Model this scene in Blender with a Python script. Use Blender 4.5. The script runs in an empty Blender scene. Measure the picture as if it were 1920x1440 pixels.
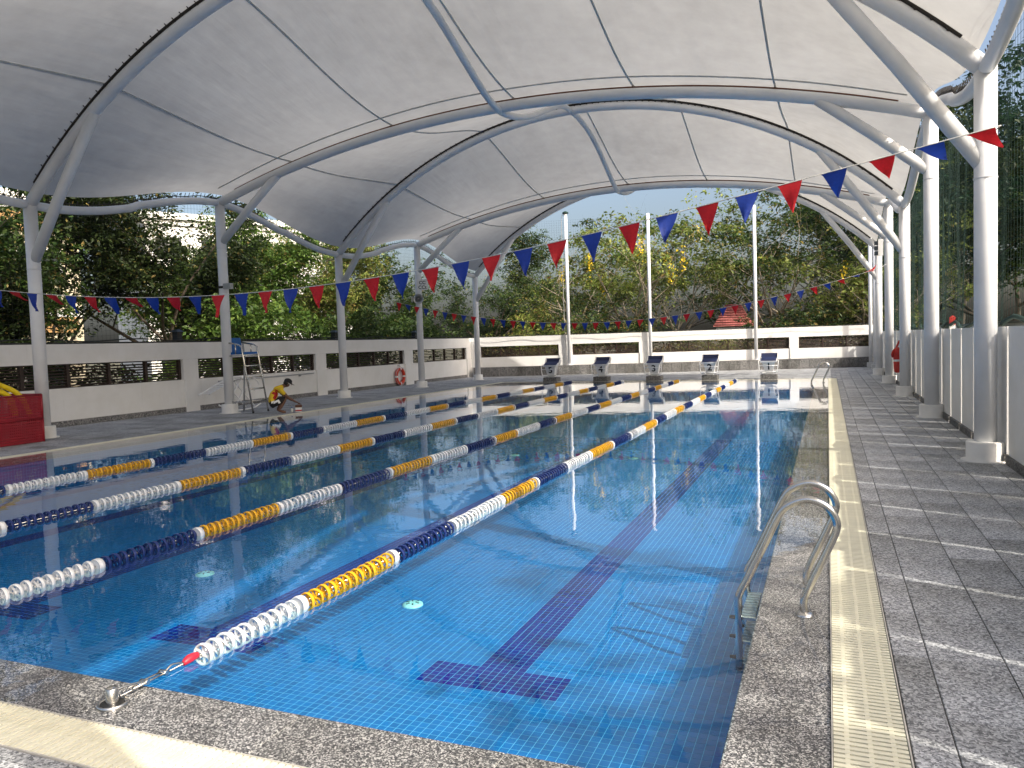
import bpy, bmesh, math, random
import numpy as np
from mathutils import Vector, Matrix
R = math.radians
rnd = random.Random(7)
sc = bpy.context.scene
col = sc.collection

# ------------------------------------------------------------------ camera
F_PX, YAW, PIT, ROL = 1446.6, R(22.317), R(3.014), R(-1.843)
CAM = Vector((0.001, -2.587, 1.529))
fwd = Vector((-math.sin(YAW) * math.cos(PIT), math.cos(YAW) * math.cos(PIT), -math.sin(PIT)))
r0 = Vector((math.cos(YAW), math.sin(YAW), 0)); u0 = r0.cross(fwd)
cr = math.cos(ROL) * r0 + math.sin(ROL) * u0
cu = -math.sin(ROL) * r0 + math.cos(ROL) * u0
cd = bpy.data.cameras.new('camera'); cam = bpy.data.objects.new('camera', cd); col.objects.link(cam)
cd.sensor_width = 36; cd.lens = 36 * F_PX / 1920; cd.clip_start = 0.05; cd.clip_end = 2000
cam.matrix_world = Matrix(((cr.x, cu.x, -fwd.x, CAM.x), (cr.y, cu.y, -fwd.y, CAM.y), (cr.z, cu.z, -fwd.z, CAM.z), (0, 0, 0, 1)))
sc.camera = cam

# ------------------------------------------------------------------ sky, sun, exposure
SUN_EL, SUN_AZ = R(38.8), R(112.0)          # azimuth clockwise from +Y
w = bpy.data.worlds.new('World'); sc.world = w; w.use_nodes = True
nt = w.node_tree; nt.nodes.clear()
sky = nt.nodes.new('ShaderNodeTexSky'); sky.sky_type = 'NISHITA'; sky.sun_disc = False
sky.sun_elevation = SUN_EL; sky.sun_rotation = SUN_AZ; sky.air_density = 1.0; sky.dust_density = 7.0; sky.ozone_density = 1.0
bg = nt.nodes.new('ShaderNodeBackground'); bg.inputs['Strength'].default_value = 0.15
wo = nt.nodes.new('ShaderNodeOutputWorld')
nt.links.new(sky.outputs[0], bg.inputs[0]); nt.links.new(bg.outputs[0], wo.inputs[0])
sd = bpy.data.lights.new('sun', 'SUN'); sd.energy = 2.7; sd.angle = R(0.53); sd.color = (1.0, 0.94, 0.83)
so = bpy.data.objects.new('sun', sd); col.objects.link(so)
sdir = Vector((math.sin(SUN_AZ) * math.cos(SUN_EL), math.cos(SUN_AZ) * math.cos(SUN_EL), math.sin(SUN_EL)))
so.rotation_euler = sdir.to_track_quat('Z', 'Y').to_euler(); so.location = sdir * 60
sc.view_settings.view_transform = 'Standard'; sc.view_settings.look = 'None'
sc.view_settings.exposure = 0.88; sc.view_settings.gamma = 1.0; sc.view_settings.use_curve_mapping = False
sc.cycles.use_denoising = True
try: sc.cycles.denoiser = 'OPENIMAGEDENOISE'
except Exception: pass
sc.cycles.max_bounces = 8; sc.cycles.diffuse_bounces = 4; sc.cycles.transparent_max_bounces = 24
sc.cycles.caustics_reflective = False; sc.cycles.caustics_refractive = False
sc.cycles.sample_clamp_indirect = 6.0

# ------------------------------------------------------------------ material helpers
class NT:
    def __init__(s, name):
        s.m = bpy.data.materials.new(name); s.m.use_nodes = True; s.t = s.m.node_tree; s.t.nodes.clear()
        s.out = s.n('OutputMaterial')
    def n(s, kind, **kw):
        x = s.t.nodes.new('ShaderNode' + kind)
        for k, v in kw.items():
            if hasattr(x, k) and k not in x.inputs: setattr(x, k, v)
            else: x.inputs[k].default_value = v
        return x
    def l(s, a, b): s.t.links.new(a, b)
    def coord(s, kind='Object', scale=None):
        c = s.n('TexCoord')
        if scale is None: return c.outputs[kind]
        mp = s.n('Mapping'); mp.inputs['Scale'].default_value = scale; s.l(c.outputs[kind], mp.inputs[0]); return mp.outputs[0]
    def noise(s, scale, detail=3, rough=.55, vec=None):
        x = s.n('TexNoise'); x.inputs['Scale'].default_value = scale; x.inputs['Detail'].default_value = detail; x.inputs['Roughness'].default_value = rough
        if vec is not None: s.l(vec, x.inputs['Vector'])
        return x.outputs['Fac']
    def ramp(s, fac, stops):
        x = s.n('ValToRGB'); e = x.color_ramp.elements
        while len(e) < len(stops): e.new(.5)
        for i, (p, c) in enumerate(stops):
            e[i].position = p; e[i].color = (*c, 1) if len(c) == 3 else c
        s.l(fac, x.inputs[0]); return x.outputs[0]
    def mix(s, fac, a, b, blend='MIX'):
        x = s.n('Mix'); x.data_type = 'RGBA'; x.blend_type = blend
        for i, v in ((0, fac), (6, a), (7, b)):
            if hasattr(v, 'is_linked') or hasattr(v, 'links'): s.l(v, x.inputs[i])
            else: x.inputs[i].default_value = v if i == 0 else (*v, 1)
        return x.outputs[2]
    def math(s, op, a, b=None):
        x = s.n('Math'); x.operation = op
        for i, v in enumerate((a, b)):
            if v is None: continue
            if hasattr(v, 'links'): s.l(v, x.inputs[i])
            else: x.inputs[i].default_value = v
        return x.outputs[0]
    def pbr(s, colr, rough=.5, metal=0, bump=None, bstr=.2, bdist=.01, spec=.5):
        b = s.n('BsdfPrincipled')
        for k, v in (('Base Color', colr), ('Roughness', rough), ('Metallic', metal)):
            if hasattr(v, 'links'): s.l(v, b.inputs[k])
            else: b.inputs[k].default_value = (*v, 1) if k == 'Base Color' else v
        b.inputs['Specular IOR Level'].default_value = spec
        if bump is not None:
            bp = s.n('Bump'); bp.inputs['Strength'].default_value = bstr; bp.inputs['Distance'].default_value = bdist
            s.l(bump, bp.inputs['Height']); s.l(bp.outputs[0], b.inputs['Normal'])
        return b
    def done(s, sh): s.l(sh.outputs[0], s.out.inputs['Surface']); return s.m

MAT = {}
def simple(name, c, rough=.5, metal=0, var=.12, scale=6, bump=0, spec=.5):
    k = NT(name); v = k.noise(scale, 4, .6, k.coord('Object'))
    c1 = tuple(max(0, x * (1 - var)) for x in c); c2 = tuple(min(1, x * (1 + var)) for x in c)
    cc = k.ramp(v, [(.3, c1), (.7, c2)])
    MAT[name] = k.done(k.pbr(cc, rough, metal, v if bump else None, bump, .01, spec))
    return MAT[name]

def granite(name, dark, mid, light, scale, wet=False, lite=1.0):
    k = NT(name); vec = k.coord('Object')
    vo = k.n('TexVoronoi'); vo.inputs['Scale'].default_value = scale; k.l(vec, vo.inputs['Vector'])
    sep = k.n('SeparateColor'); k.l(vo.outputs['Color'], sep.inputs[0])
    n2 = k.noise(scale * .8, 3, .7, vec); n3 = k.noise(1.6, 3, .6, vec)
    f = k.math('ADD', k.math('MULTIPLY', sep.outputs[0], .7), k.math('MULTIPLY', n2, .35))
    cc = k.ramp(f, [(.28, dark), (.48, mid), (.6, mid), (.8, light)])
    stain = k.ramp(n3, [(.3, (.68, .67, .64)), (.55, (1, 1, 1)), (.75, (1.08, 1.07, 1.06))])
    oi = k.n('ObjectInfo'); gi = k.n('NewGeometry'); tone = k.ramp(k.math('FRACT', k.math('ADD', oi.outputs['Random'], gi.outputs['Random Per Island'])), [(0, (.76, .76, .75)), (.5, (.95, .95, .95)), (1, (1.1, 1.1, 1.11))])
    cc = k.mix(1.0, cc, stain, 'MULTIPLY'); cc = k.mix(1.0, cc, tone, 'MULTIPLY')
    MAT[name] = k.done(k.pbr(cc, .75 if not wet else .55, 0, n2, .25, .002, .3))
granite('granite_coping', (.025, .026, .03), (.12, .12, .12), (.55, .54, .52), 165)
granite('granite_deck', (.15, .156, .165), (.35, .36, .372), (.58, .59, .6), 110)
granite('granite_wall', (.06, .06, .06), (.15, .15, .148), (.3, .29, .28), 60)
simple('deck_joint', (.05, .048, .044), .9)
simple('white_joint', (.5, .48, .43), .9)
simple('steel_white', (.74, .75, .77), .42, 0, .05, 3)
simple('plinth_white', (.72, .71, .68), .7, 0, .08, 4)
simple('blue_pvc', (.01, .025, .13), .35, 0, .15, 10)
simple('yellow_plastic', (.78, .40, .012), .35, 0, .08, 8)
simple('white_plastic', (.78, .78, .77), .38, 0, .04, 8)
simple('red_plastic', (.55, .02, .04), .4)
simple('basket_red', (.25, .004, .014), .45, 0, .15)
simple('orange_buoy', (.5, .04, .014), .5)
simple('buoy_red', (.5, .03, .02), .5)
simple('stainless', (.62, .60, .56), .22, 1.0, .06, 12)
simple('black_rubber', (.012, .012, .013), .6)
simple('lacing_rope', (.03, .026, .022), .9)
simple('seam', (.52, .52, .5), .8)
simple('dark_brown', (.028, .016, .011), .6, 0, .25, 12)
simple('red_brown', (.03, .012, .008), .55, 0, .25, 12)
simple('navy_pad', (.012, .02, .075), .6)
simple('black_paint', (.01, .01, .01), .5)
simple('seat_blue', (.0, .09, .33), .45)
simple('yellow_foam', (.78, .58, .01), .6)
simple('teal_foam', (.0, .22, .22), .6)
simple('cord', (.5, .5, .48), .8)
simple('skin_tone', (.16, .075, .045), .55)
simple('shirt_yellow', (.72, .48, .02), .8)
simple('shirt_red', (.4, .015, .012), .8)
simple('cloth_black', (.012, .012, .014), .85)
simple('hair_black', (.01, .008, .007), .7)
simple('card_brown', (.12, .05, .03), .8)
simple('bark', (.12, .095, .07), .9, 0, .35, 9, .6)
simple('bark_pale', (.38, .32, .24), .9, 0, .3, 9, .5)
simple('bark_dark', (.05, .04, .03), .9, 0, .35, 9, .6)
simple('net_black', (.012, .014, .014), .8)
simple('net_green', (.004, .028, .02), .8)
simple('soil', (.09, .085, .05), .95, 0, .4, .6)
simple('house_cream', (.6, .53, .38), .85, 0, .08, 1)
simple('house_orange', (.42, .25, .1), .85, 0, .1, 1)
simple('house_white', (.76, .75, .72), .85, 0, .06, 1)
simple('roof_red', (.5, .16, .14), .8, 0, .2, 2)
simple('window_dark', (.03, .035, .04), .15)
simple('fitting_teal', (.35, .75, .72), .5)
simple('lamp_dark', (.02, .03, .04), .4)
simple('grey_metal', (.42, .43, .44), .45, .6)
simple('dark_trough', (.018, .018, .016), .9)
simple('kerb_grey', (.3, .3, .29), .9, 0, .15, 3)
simple('blossom_yellow', (.85, .6, .02), .7)

def wall_paint():
    k = NT('wall_white'); vec = k.coord('Object'); n1 = k.noise(1.3, 5, .65, vec); n2 = k.noise(60, 3, .6, vec)
    st = k.noise(2.2, 4, .7, k.coord('Object', (3.5, 3.5, .35)))
    c = k.ramp(n1, [(.28, (.70, .69, .66)), (.65, (.78, .775, .76))])
    c = k.mix(k.ramp(st, [(.62, (0, 0, 0)), (.82, (.35, .35, .35))]), c, (.5, .47, .42))
    MAT['wall_white'] = k.done(k.pbr(c, .8, 0, n2, .15, .003, .25))
wall_paint()

def cream():
    k = NT('grate_cream'); vec = k.coord('Object'); n1 = k.noise(4, 4, .6, vec); oi = k.n('ObjectInfo')
    c = k.ramp(n1, [(.3, (.70, .665, .50)), (.7, (.78, .755, .60))])
    c = k.mix(1.0, c, k.ramp(oi.outputs['Random'], [(0, (.94, .94, .94)), (1, (1.03, 1.03, 1.03))]), 'MULTIPLY')
    MAT['grate_cream'] = k.done(k.pbr(c, .5, 0))
cream()

def tile(name, c):
    k = NT(name); g = k.n('NewGeometry'); oi = k.n('ObjectInfo')
    f = k.math('FRACT', k.math('ADD', g.outputs['Random Per Island'], oi.outputs['Random']))
    a = tuple(x * .86 for x in c); b = tuple(min(1, x * 1.12) for x in c)
    MAT[name] = k.done(k.pbr(k.ramp(f, [(0, a), (1, b)]), .25, 0))
BLUE, DARK = (.0, .15, .42), (.001, .010, .20)
tile('tile_blue', BLUE); tile('tile_dark', DARK)
simple('grout', (.13, .52, .76), .8, 0, .1, 5)
TP = 2.0 / 42.0                                   # mosaic pitch
def gridmat(name, c):
    k = NT(name); vec = k.coord('Object', (1 / TP,) * 3)
    sx = k.n('SeparateXYZ'); k.l(vec, sx.inputs[0]); m = None
    for ax in range(2):
        d = k.math('ABSOLUTE', k.math('SUBTRACT', k.math('FRACT', sx.outputs[ax]), .5))
        s = k.math('GREATER_THAN', d, .463)
        m = s if m is None else k.math('MAXIMUM', m, s)
    wn = k.n('TexWhiteNoise'); wn.noise_dimensions = '2D'
    fl = k.n('VectorMath'); fl.operation = 'FLOOR'; k.l(vec, fl.inputs[0]); k.l(fl.outputs[0], wn.inputs['Vector'])
    cc = k.ramp(wn.outputs['Value'], [(0, tuple(x * .86 for x in c)), (1, tuple(min(1, x * 1.12) for x in c))])
    MAT[name] = k.done(k.pbr(k.mix(m, cc, (.13, .52, .76)), .3, 0))
gridmat('grid_blue', BLUE); gridmat('grid_dark', DARK)

def water(nm, tint):
    k = NT(nm); vec = k.coord('Object')
    n1 = k.noise(2.2, 2, .5, vec); n2 = k.noise(11, 2, .5, vec); n3 = k.noise(.35, 2, .5, vec)
    h = k.math('ADD', k.math('MULTIPLY', n1, 1.0), k.math('MULTIPLY', n2, .16))
    h = k.math('MULTIPLY', h, k.math('ADD', .35, n3))
    bp = k.n('Bump'); bp.inputs['Strength'].default_value = .5; bp.inputs['Distance'].default_value = .0038; k.l(h, bp.inputs['Height'])
    ge = k.n('NewGeometry'); dt = k.n('VectorMath'); dt.operation = 'DOT_PRODUCT'; k.l(ge.outputs['Incoming'], dt.inputs[0]); k.l(bp.outputs[0], dt.inputs[1])
    om = k.math('SUBTRACT', 1.0, k.math('MINIMUM', k.math('ABSOLUTE', dt.outputs['Value']), 1.0))
    fres = k.math('ADD', .02, k.math('MULTIPLY', k.math('POWER', om, 5.0), .98))   # two-sided Fresnel of water
    gl = k.n('BsdfGlossy'); gl.inputs['Roughness'].default_value = .015; gl.inputs['Color'].default_value = (1, 1, 1, 1); k.l(bp.outputs[0], gl.inputs['Normal'])
    tr = k.n('BsdfTransparent'); tr.inputs['Color'].default_value = (*tint, 1)
    mx = k.n('MixShader'); k.l(fres, mx.inputs[0]); k.l(tr.outputs[0], mx.inputs[1]); k.l(gl.outputs[0], mx.inputs[2])
    MAT[nm] = k.done(mx)
water('water', (.80, .95, .985)); water('water_film', (1, 1, 1))

def membrane():
    k = NT('membrane_fabric'); vec = k.coord('Object')
    n1 = k.noise(.5, 4, .6, vec); n2 = k.noise(3.2, 3, .6, vec)
    n3 = k.noise(.22, 5, .7, k.coord('Object', (1, .5, 1)))
    f = k.math('ADD', k.math('MULTIPLY', n3, .75), k.math('MULTIPLY', n2, .25))
    c = k.ramp(f, [(.36, (.285, .285, .281)), (.62, (.375, .375, .37))])
    wv = k.noise(160, 1, .5, k.coord('Object', (1, .15, 1)))
    bp = k.n('Bump'); bp.inputs['Strength'].default_value = .1; bp.inputs['Distance'].default_value = .003; k.l(wv, bp.inputs['Height'])
    cr_ = k.noise(1.1, 3, .55, k.coord('Object', (2.6, .45, 1))); b2 = k.n('Bump'); b2.inputs['Strength'].default_value = .28; b2.inputs['Distance'].default_value = .05; k.l(cr_, b2.inputs['Height']); k.l(b2.outputs[0], bp.inputs['Normal'])
    d = k.n('BsdfDiffuse'); k.l(c, d.inputs[0]); k.l(bp.outputs[0], d.inputs['Normal'])
    t = k.n('BsdfTranslucent'); k.l(c, t.inputs[0]); k.l(bp.outputs[0], t.inputs['Normal'])
    mx = k.n('MixShader'); mx.inputs[0].default_value = .52; k.l(d.outputs[0], mx.inputs[1]); k.l(t.outputs[0], mx.inputs[2])
    MAT['membrane_fabric'] = k.done(mx)
membrane()

def leafmat(name, a, b, c, tl=.35):
    k = NT(name); g = k.n('NewGeometry')
    cc = k.ramp(g.outputs['Random Per Island'], [(0, a), (.5, b), (1, c)])
    n = k.noise(.9, 3, .6, k.coord('Object')); cc = k.mix(1.0, cc, k.ramp(n, [(.32, (.5, .55, .45)), (.5, (.95, .95, .9)), (.7, (1.4, 1.3, 1.1))]), 'MULTIPLY')
    p = k.pbr(cc, .5, 0, spec=.35)
    t = k.n('BsdfTranslucent'); k.l(cc, t.inputs[0])
    mx = k.n('MixShader'); mx.inputs[0].default_value = tl; k.l(p.outputs[0], mx.inputs[1]); k.l(t.outputs[0], mx.inputs[2])
    MAT[name] = k.done(mx)
leafmat('leaf_green', (.02, .045, .01), (.042, .085, .018), (.09, .135, .03))
leafmat('leaf_fresh', (.05, .11, .02), (.09, .17, .03), (.16, .23, .05))
leafmat('leaf_dark', (.014, .026, .009), (.03, .05, .014), (.055, .08, .024))
leafmat('leaf_olive', (.10, .15, .025), (.19, .25, .05), (.32, .35, .10))
leafmat('leaf_dry', (.17, .12, .04), (.25, .19, .06), (.2, .2, .05))
leafmat('leaf_blue', (.010, .032, .018), (.018, .055, .028), (.035, .085, .038))

def flagmat(name, c):
    k = NT(name); n = k.noise(40, 2, .5, k.coord('Object'))
    cc = k.ramp(n, [(.3, tuple(x * .9 for x in c)), (.7, tuple(x * 1.1 for x in c))])
    p = k.pbr(cc, .6); t = k.n('BsdfTranslucent'); k.l(cc, t.inputs[0])
    mx = k.n('MixShader'); mx.inputs[0].default_value = .3; k.l(p.outputs[0], mx.inputs[1]); k.l(t.outputs[0], mx.inputs[2]); MAT[name] = k.done(mx)
flagmat('flag_red', (.55, .012, .02)); flagmat('flag_blue', (.012, .045, .32))

# ------------------------------------------------------------------ mesh helpers
class MB:
    def __init__(s): s.v = []; s.f = []; s.mi = []; s.smooth = []; s.cur = 0; s.sm = False
    def add(s, vs, fs):
        o = len(s.v); s.v += [tuple(x) for x in vs]
        for f in fs: s.f.append(tuple(i + o for i in f)); s.mi.append(s.cur); s.smooth.append(s.sm)
        return s
    def box(s, x0, x1, y0, y1, z0, z1):
        vs = [(x0, y0, z0), (x1, y0, z0), (x1, y1, z0), (x0, y1, z0), (x0, y0, z1), (x1, y0, z1), (x1, y1, z1), (x0, y1, z1)]
        return s.add(vs, [(0, 3, 2, 1), (4, 5, 6, 7), (0, 1, 5, 4), (1, 2, 6, 5), (2, 3, 7, 6), (3, 0, 4, 7)])
    def cbox(s, x0, x1, y0, y1, z0, z1, c=.004):
        # box with chamfered top edges
        vs = [(x0, y0, z0), (x1, y0, z0), (x1, y1, z0), (x0, y1, z0), (x0, y0, z1 - c), (x1, y0, z1 - c), (x1, y1, z1 - c), (x0, y1, z1 - c),
              (x0 + c, y0 + c, z1), (x1 - c, y0 + c, z1), (x1 - c, y1 - c, z1), (x0 + c, y1 - c, z1)]
        return s.add(vs, [(0, 3, 2, 1), (8, 9, 10, 11), (0, 1, 5, 4), (1, 2, 6, 5), (2, 3, 7, 6), (3, 0, 4, 7), (4, 5, 9, 8), (5, 6, 10, 9), (6, 7, 11, 10), (7, 4, 8, 11)])
    def obox(s, c, ax, ay, az):
        c = Vector(c); ax, ay, az = Vector(ax), Vector(ay), Vector(az)
        vs = [c + i * ax + j * ay + k * az for k in (-1, 1) for (i, j) in ((-1, -1), (1, -1), (1, 1), (-1, 1))]
        return s.add(vs, [(0, 3, 2, 1), (4, 5, 6, 7), (0, 1, 5, 4), (1, 2, 6, 5), (2, 3, 7, 6), (3, 0, 4, 7)])
    def tube(s, path, r, n=10, cap=True, closed=False):
        P = [Vector(p) for p in path]; m = len(P); rr = r if hasattr(r, '__len__') else [r] * m
        T = []
        for i in range(m):
            if closed: d = P[(i + 1) % m] - P[i - 1]
            else: d = P[min(i + 1, m - 1)] - P[max(i - 1, 0)]
            T.append(d.normalized() if d.length > 1e-9 else Vector((0, 0, 1)))
        a = Vector((0, 0, 1)) if abs(T[0].z) < .9 else Vector((1, 0, 0))
        nrm = (a - T[0] * a.dot(T[0])).normalized(); vs = []
        for i in range(m):
            nrm = (nrm - T[i] * nrm.dot(T[i])).normalized(); b = T[i].cross(nrm)
            for k in range(n):
                t = 2 * math.pi * k / n; vs.append(P[i] + (nrm * math.cos(t) + b * math.sin(t)) * rr[i])
        fs = []
        for i in range(m if closed else m - 1):
            j = (i + 1) % m
            for k in range(n):
                k2 = (k + 1) % n; fs.append((i * n + k, i * n + k2, j * n + k2, j * n + k))
        old = s.sm; s.sm = True; s.add(vs, fs); s.sm = old
        if cap and not closed:
            o = len(s.v) - len(vs)
            s.f.append(tuple(o + k for k in reversed(range(n)))); s.mi.append(s.cur); s.smooth.append(False)
            s.f.append(tuple(o + (m - 1) * n + k for k in range(n))); s.mi.append(s.cur); s.smooth.append(False)
        return s
    def lathe(s, prof, n=20, c=(0, 0, 0), axis='Z', smooth=True):
        vs = []; fs = []; m = len(prof)
        for (r, z) in prof:
            for k in range(n):
                t = 2 * math.pi * k / n; x, y = r * math.cos(t), r * math.sin(t)
                p = (x, y, z) if axis == 'Z' else ((z, x, y) if axis == 'X' else (y, z, x))
                vs.append((p[0] + c[0], p[1] + c[1], p[2] + c[2]))
        for i in range(m - 1):
            for k in range(n):
                k2 = (k + 1) % n; fs.append((i * n + k, i * n + k2, (i + 1) * n + k2, (i + 1) * n + k))
        old = s.sm; s.sm = smooth; s.add(vs, fs); s.sm = old
        return s
    def cyl(s, c, r, z0, z1, n=20):
        return s.lathe([(1e-4, z0), (r, z0), (r, z1), (1e-4, z1)], n, c, smooth=False)
    def mesh(s, name, mats):
        me = bpy.data.meshes.new(name); me.from_pydata(s.v, [], s.f)
        for m in (mats if isinstance(mats, (list, tuple)) else [mats]): me.materials.append(MAT[m])
        me.polygons.foreach_set('material_index', s.mi); me.polygons.foreach_set('use_smooth', s.smooth); me.update()
        return me

def link(name, me, parent=None, loc=None):
    o = bpy.data.objects.new(name, me); col.objects.link(o)
    if parent is not None: o.parent = parent
    if loc is not None: o.location = loc
    return o
def part(name, mb, mats, parent=None, world=True, label=None):
    """link a builder as one object; world coordinates are moved into the frame of an unrotated parent"""
    if parent is not None and world:
        L = parent.location.copy(); q = parent.parent
        while q is not None: L += q.location; q = q.parent
        mb.v = [(x - L.x, y - L.y, z - L.z) for x, y, z in mb.v]
    o = link(name, mb.mesh(name, mats), parent)
    if label: o['label'] = label
    return o
def tag(o, label=None, cat=None, group=None, kind=None):
    if label: o['label'] = label
    if cat: o['category'] = cat
    if group: o['group'] = group
    if kind: o['kind'] = kind
    return o
def thing(name, loc, label, cat, group=None, rz=0):
    o = link(name, None, None, loc); o.rotation_euler = (0, 0, rz); o.empty_display_size = .2
    return tag(o, label, cat, group)
def copy_tree(o, parent=None):
    c = o.copy(); col.objects.link(c)
    if parent is not None: c.parent = parent
    for ch in list(o.children): copy_tree(ch, c)
    return c
def quads(name, V, mats, mi=None):
    """V: (N,4,3) -> mesh of loose quads"""
    V = np.asarray(V, np.float32); N = len(V); me = bpy.data.meshes.new(name)
    me.vertices.add(N * 4); me.vertices.foreach_set('co', V.reshape(-1))
    me.loops.add(N * 4); me.loops.foreach_set('vertex_index', np.arange(N * 4, dtype=np.int32))
    me.polygons.add(N); me.polygons.foreach_set('loop_start', np.arange(0, N * 4, 4, dtype=np.int32))
    for m in (mats if isinstance(mats, (list, tuple)) else [mats]): me.materials.append(MAT[m])
    if mi is not None: me.polygons.foreach_set('material_index', np.asarray(mi, np.int32))
    me.polygons.foreach_set('use_smooth', np.zeros(N, bool)); me.update(calc_edges=True); return me
def boxes(name, B, mat, bottom=False):
    """B: (N,6) x0,x1,y0,y1,z0,z1 -> one mesh of boxes"""
    B = np.asarray(B, np.float32); x0, x1, y0, y1, z0, z1 = B.T
    p = [np.stack(t, -1) for t in ((x0, y0, z0), (x1, y0, z0), (x1, y1, z0), (x0, y1, z0), (x0, y0, z1), (x1, y0, z1), (x1, y1, z1), (x0, y1, z1))]
    V = np.stack(p, 1); N = len(B)
    F = [(4, 5, 6, 7), (0, 1, 5, 4), (1, 2, 6, 5), (2, 3, 7, 6), (3, 0, 4, 7)] + ([(0, 3, 2, 1)] if bottom else [])
    F = np.array(F, np.int32); idx = (F[None] + (np.arange(N) * 8)[:, None, None]).reshape(-1).astype(np.int32)
    me = bpy.data.meshes.new(name); me.vertices.add(N * 8); me.vertices.foreach_set('co', V.reshape(-1))
    me.loops.add(len(idx)); me.loops.foreach_set('vertex_index', idx)
    nf = len(idx) // 4; me.polygons.add(nf); me.polygons.foreach_set('loop_start', np.arange(0, nf * 4, 4, dtype=np.int32))
    me.materials.append(MAT[mat]); me.polygons.foreach_set('use_smooth', np.zeros(nf, bool)); me.update(calc_edges=True); return me
def catmull(P, n=6):
    P = [Vector(p) for p in P]; Q = [2 * P[0] - P[1]] + P + [2 * P[-1] - P[-2]]; out = []
    for i in range(1, len(Q) - 2):
        a, b, c, d = Q[i - 1:i + 3]
        for k in range(n):
            t = k / n; out.append(.5 * ((2 * b) + (c - a) * t + (2 * a - 5 * b + 4 * c - d) * t * t + (3 * b - a - 3 * c + d) * t ** 3))
    return out + [P[-1]]
def text_mesh(name, txt, size, mat, depth=.004):
    cu_ = bpy.data.curves.new(name, 'FONT'); cu_.body = txt; cu_.size = size; cu_.extrude = depth; cu_.offset = size * .022; cu_.align_x = 'CENTER'; cu_.align_y = 'CENTER'
    t = bpy.data.objects.new(name, cu_); col.objects.link(t)
    dg = bpy.context.evaluated_depsgraph_get(); me = bpy.data.meshes.new_from_object(t.evaluated_get(dg))
    bpy.data.objects.remove(t); bpy.data.curves.remove(cu_); me.materials.clear(); me.materials.append(MAT[mat]); return me

# ================================================================== SETTING
CW, GW = .365, .265                  # coping width, grating width
PX0, PX1, PY0, PY1, PZ = -11.435, -CW, 0.0, 25.0, -.38       # pool inner walls, (apparent) depth
GX0, GX1, GY0, GY1 = PX0 - CW, 0.0, -.345, PY1 + CW          # grating inner edges
# --- outside ground, reaching the horizon
g = MB(); g.add([(-600, -600, -.6), (600, -600, -.6), (600, 900, -.6), (-600, 900, -.6)], [(0, 1, 2, 3)])
tag(part('ground', g, 'soil'), 'bare brown soil and scrub around the pool grounds', 'ground', kind='structure')

# --- pool basin with mosaic
basin = link('pool_basin', None, None, (0, 0, PZ)); tag(basin, 'blue mosaic tiled swimming pool basin with dark lane lines', 'pool', kind='structure')
YN = 12.0
b = MB()
b.add([(PX0, PY0, PZ - .0009), (PX1, PY0, PZ - .0009), (PX1, YN, PZ - .0009), (PX0, YN, PZ - .0009)], [(0, 1, 2, 3)])
part('grout_bed', b, 'grout', basin)
b = MB(); b.add([(PX0, YN, PZ), (PX1, YN, PZ), (PX1, PY1, PZ), (PX0, PY1, PZ)], [(0, 1, 2, 3)])
part('floor_mosaic', b, 'grid_blue', basin)
def gridwall(pts):
    return pts
k = NT('grid_wall'); vec = k.coord('Object', (1 / TP,) * 3); sx = k.n('SeparateXYZ'); k.l(vec, sx.inputs[0])
hh = k.math('ADD', sx.outputs[0], sx.outputs[1]); m_ = None
for sgn in (hh, sx.outputs[2]):
    d_ = k.math('ABSOLUTE', k.math('SUBTRACT', k.math('FRACT', sgn), .5)); s_ = k.math('GREATER_THAN', d_, .463)
    m_ = s_ if m_ is None else k.math('MAXIMUM', m_, s_)
MAT['grid_wall'] = k.done(k.pbr(k.mix(m_, BLUE, (.13, .52, .76)), .3))
for nm, q in (('wall_mosaic', [(PX0, PY0, PZ), (PX0, PY1, PZ), (PX0, PY1, -.03), (PX0, PY0, -.03)]), ('wall_mosaic', [(PX1, PY0, PZ), (PX1, PY1, PZ), (PX1, PY1, -.03), (PX1, PY0, -.03)]),
              ('wall_mosaic', [(PX0, PY0, PZ), (PX1, PY0, PZ), (PX1, PY0, -.03), (PX0, PY0, -.03)]), ('wall_mosaic', [(PX0, PY1, PZ), (PX1, PY1, PZ), (PX1, PY1, -.03), (PX0, PY1, -.03)])):
    part(nm, MB().add(q, [(0, 1, 2, 3)]), 'grid_wall', basin)
LANES = [-1.9, -3.9, -5.9, -7.9, -9.9]
TY = round(1.19 / TP) * TP
X0T = -1.785; FLANES = [X0T - 43 * TP * i for i in range(5)]
def dark_tile(x, y):
    for c in FLANES:
        if abs(x - c) < 3 * TP and TY < y < 23.9: return True
        if abs(x - c) < 9 * TP and TY < y < TY + 6 * TP: return True
    return False
ix0 = int(math.ceil((PX0 - X0T) / TP)); tl = []
for i in range(ix0, int((PX1 - X0T) / TP)):
    for j in range(0, int(YN / TP)):
        x, y = X0T + (i + .5) * TP, (j + .5) * TP
        tl.append((x, y, dark_tile(x, y)))
def vis_key(t): return (t[0] - CAM.x) ** 2 + (t[1] - CAM.y) ** 2 if t[0] < -.55 and -t[0] < .95 * (t[1] + 2.2) else 1e9
tl.sort(key=vis_key)
h = TP * .463
def tmesh(mat):
    m = MB(); m.cbox(-h, h, -h, h, -.003, .0, .0006); return m.mesh('mosaic_tile', mat)
tm = {False: tmesh('tile_blue'), True: tmesh('tile_dark')}
for x, y, d in tl[:300]: link('mosaic_tile', tm[d], basin, (x, y, 0))
for d, mat in ((False, 'tile_blue'), (True, 'tile_dark')):
    B = [(x - h, x + h, y - h, y + h, -.003, .0) for x, y, dd in tl[300:] if dd == d]
    tag(link('mosaic_tiling', boxes('mosaic_tiling', B, mat), basin), kind='stuff')
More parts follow.
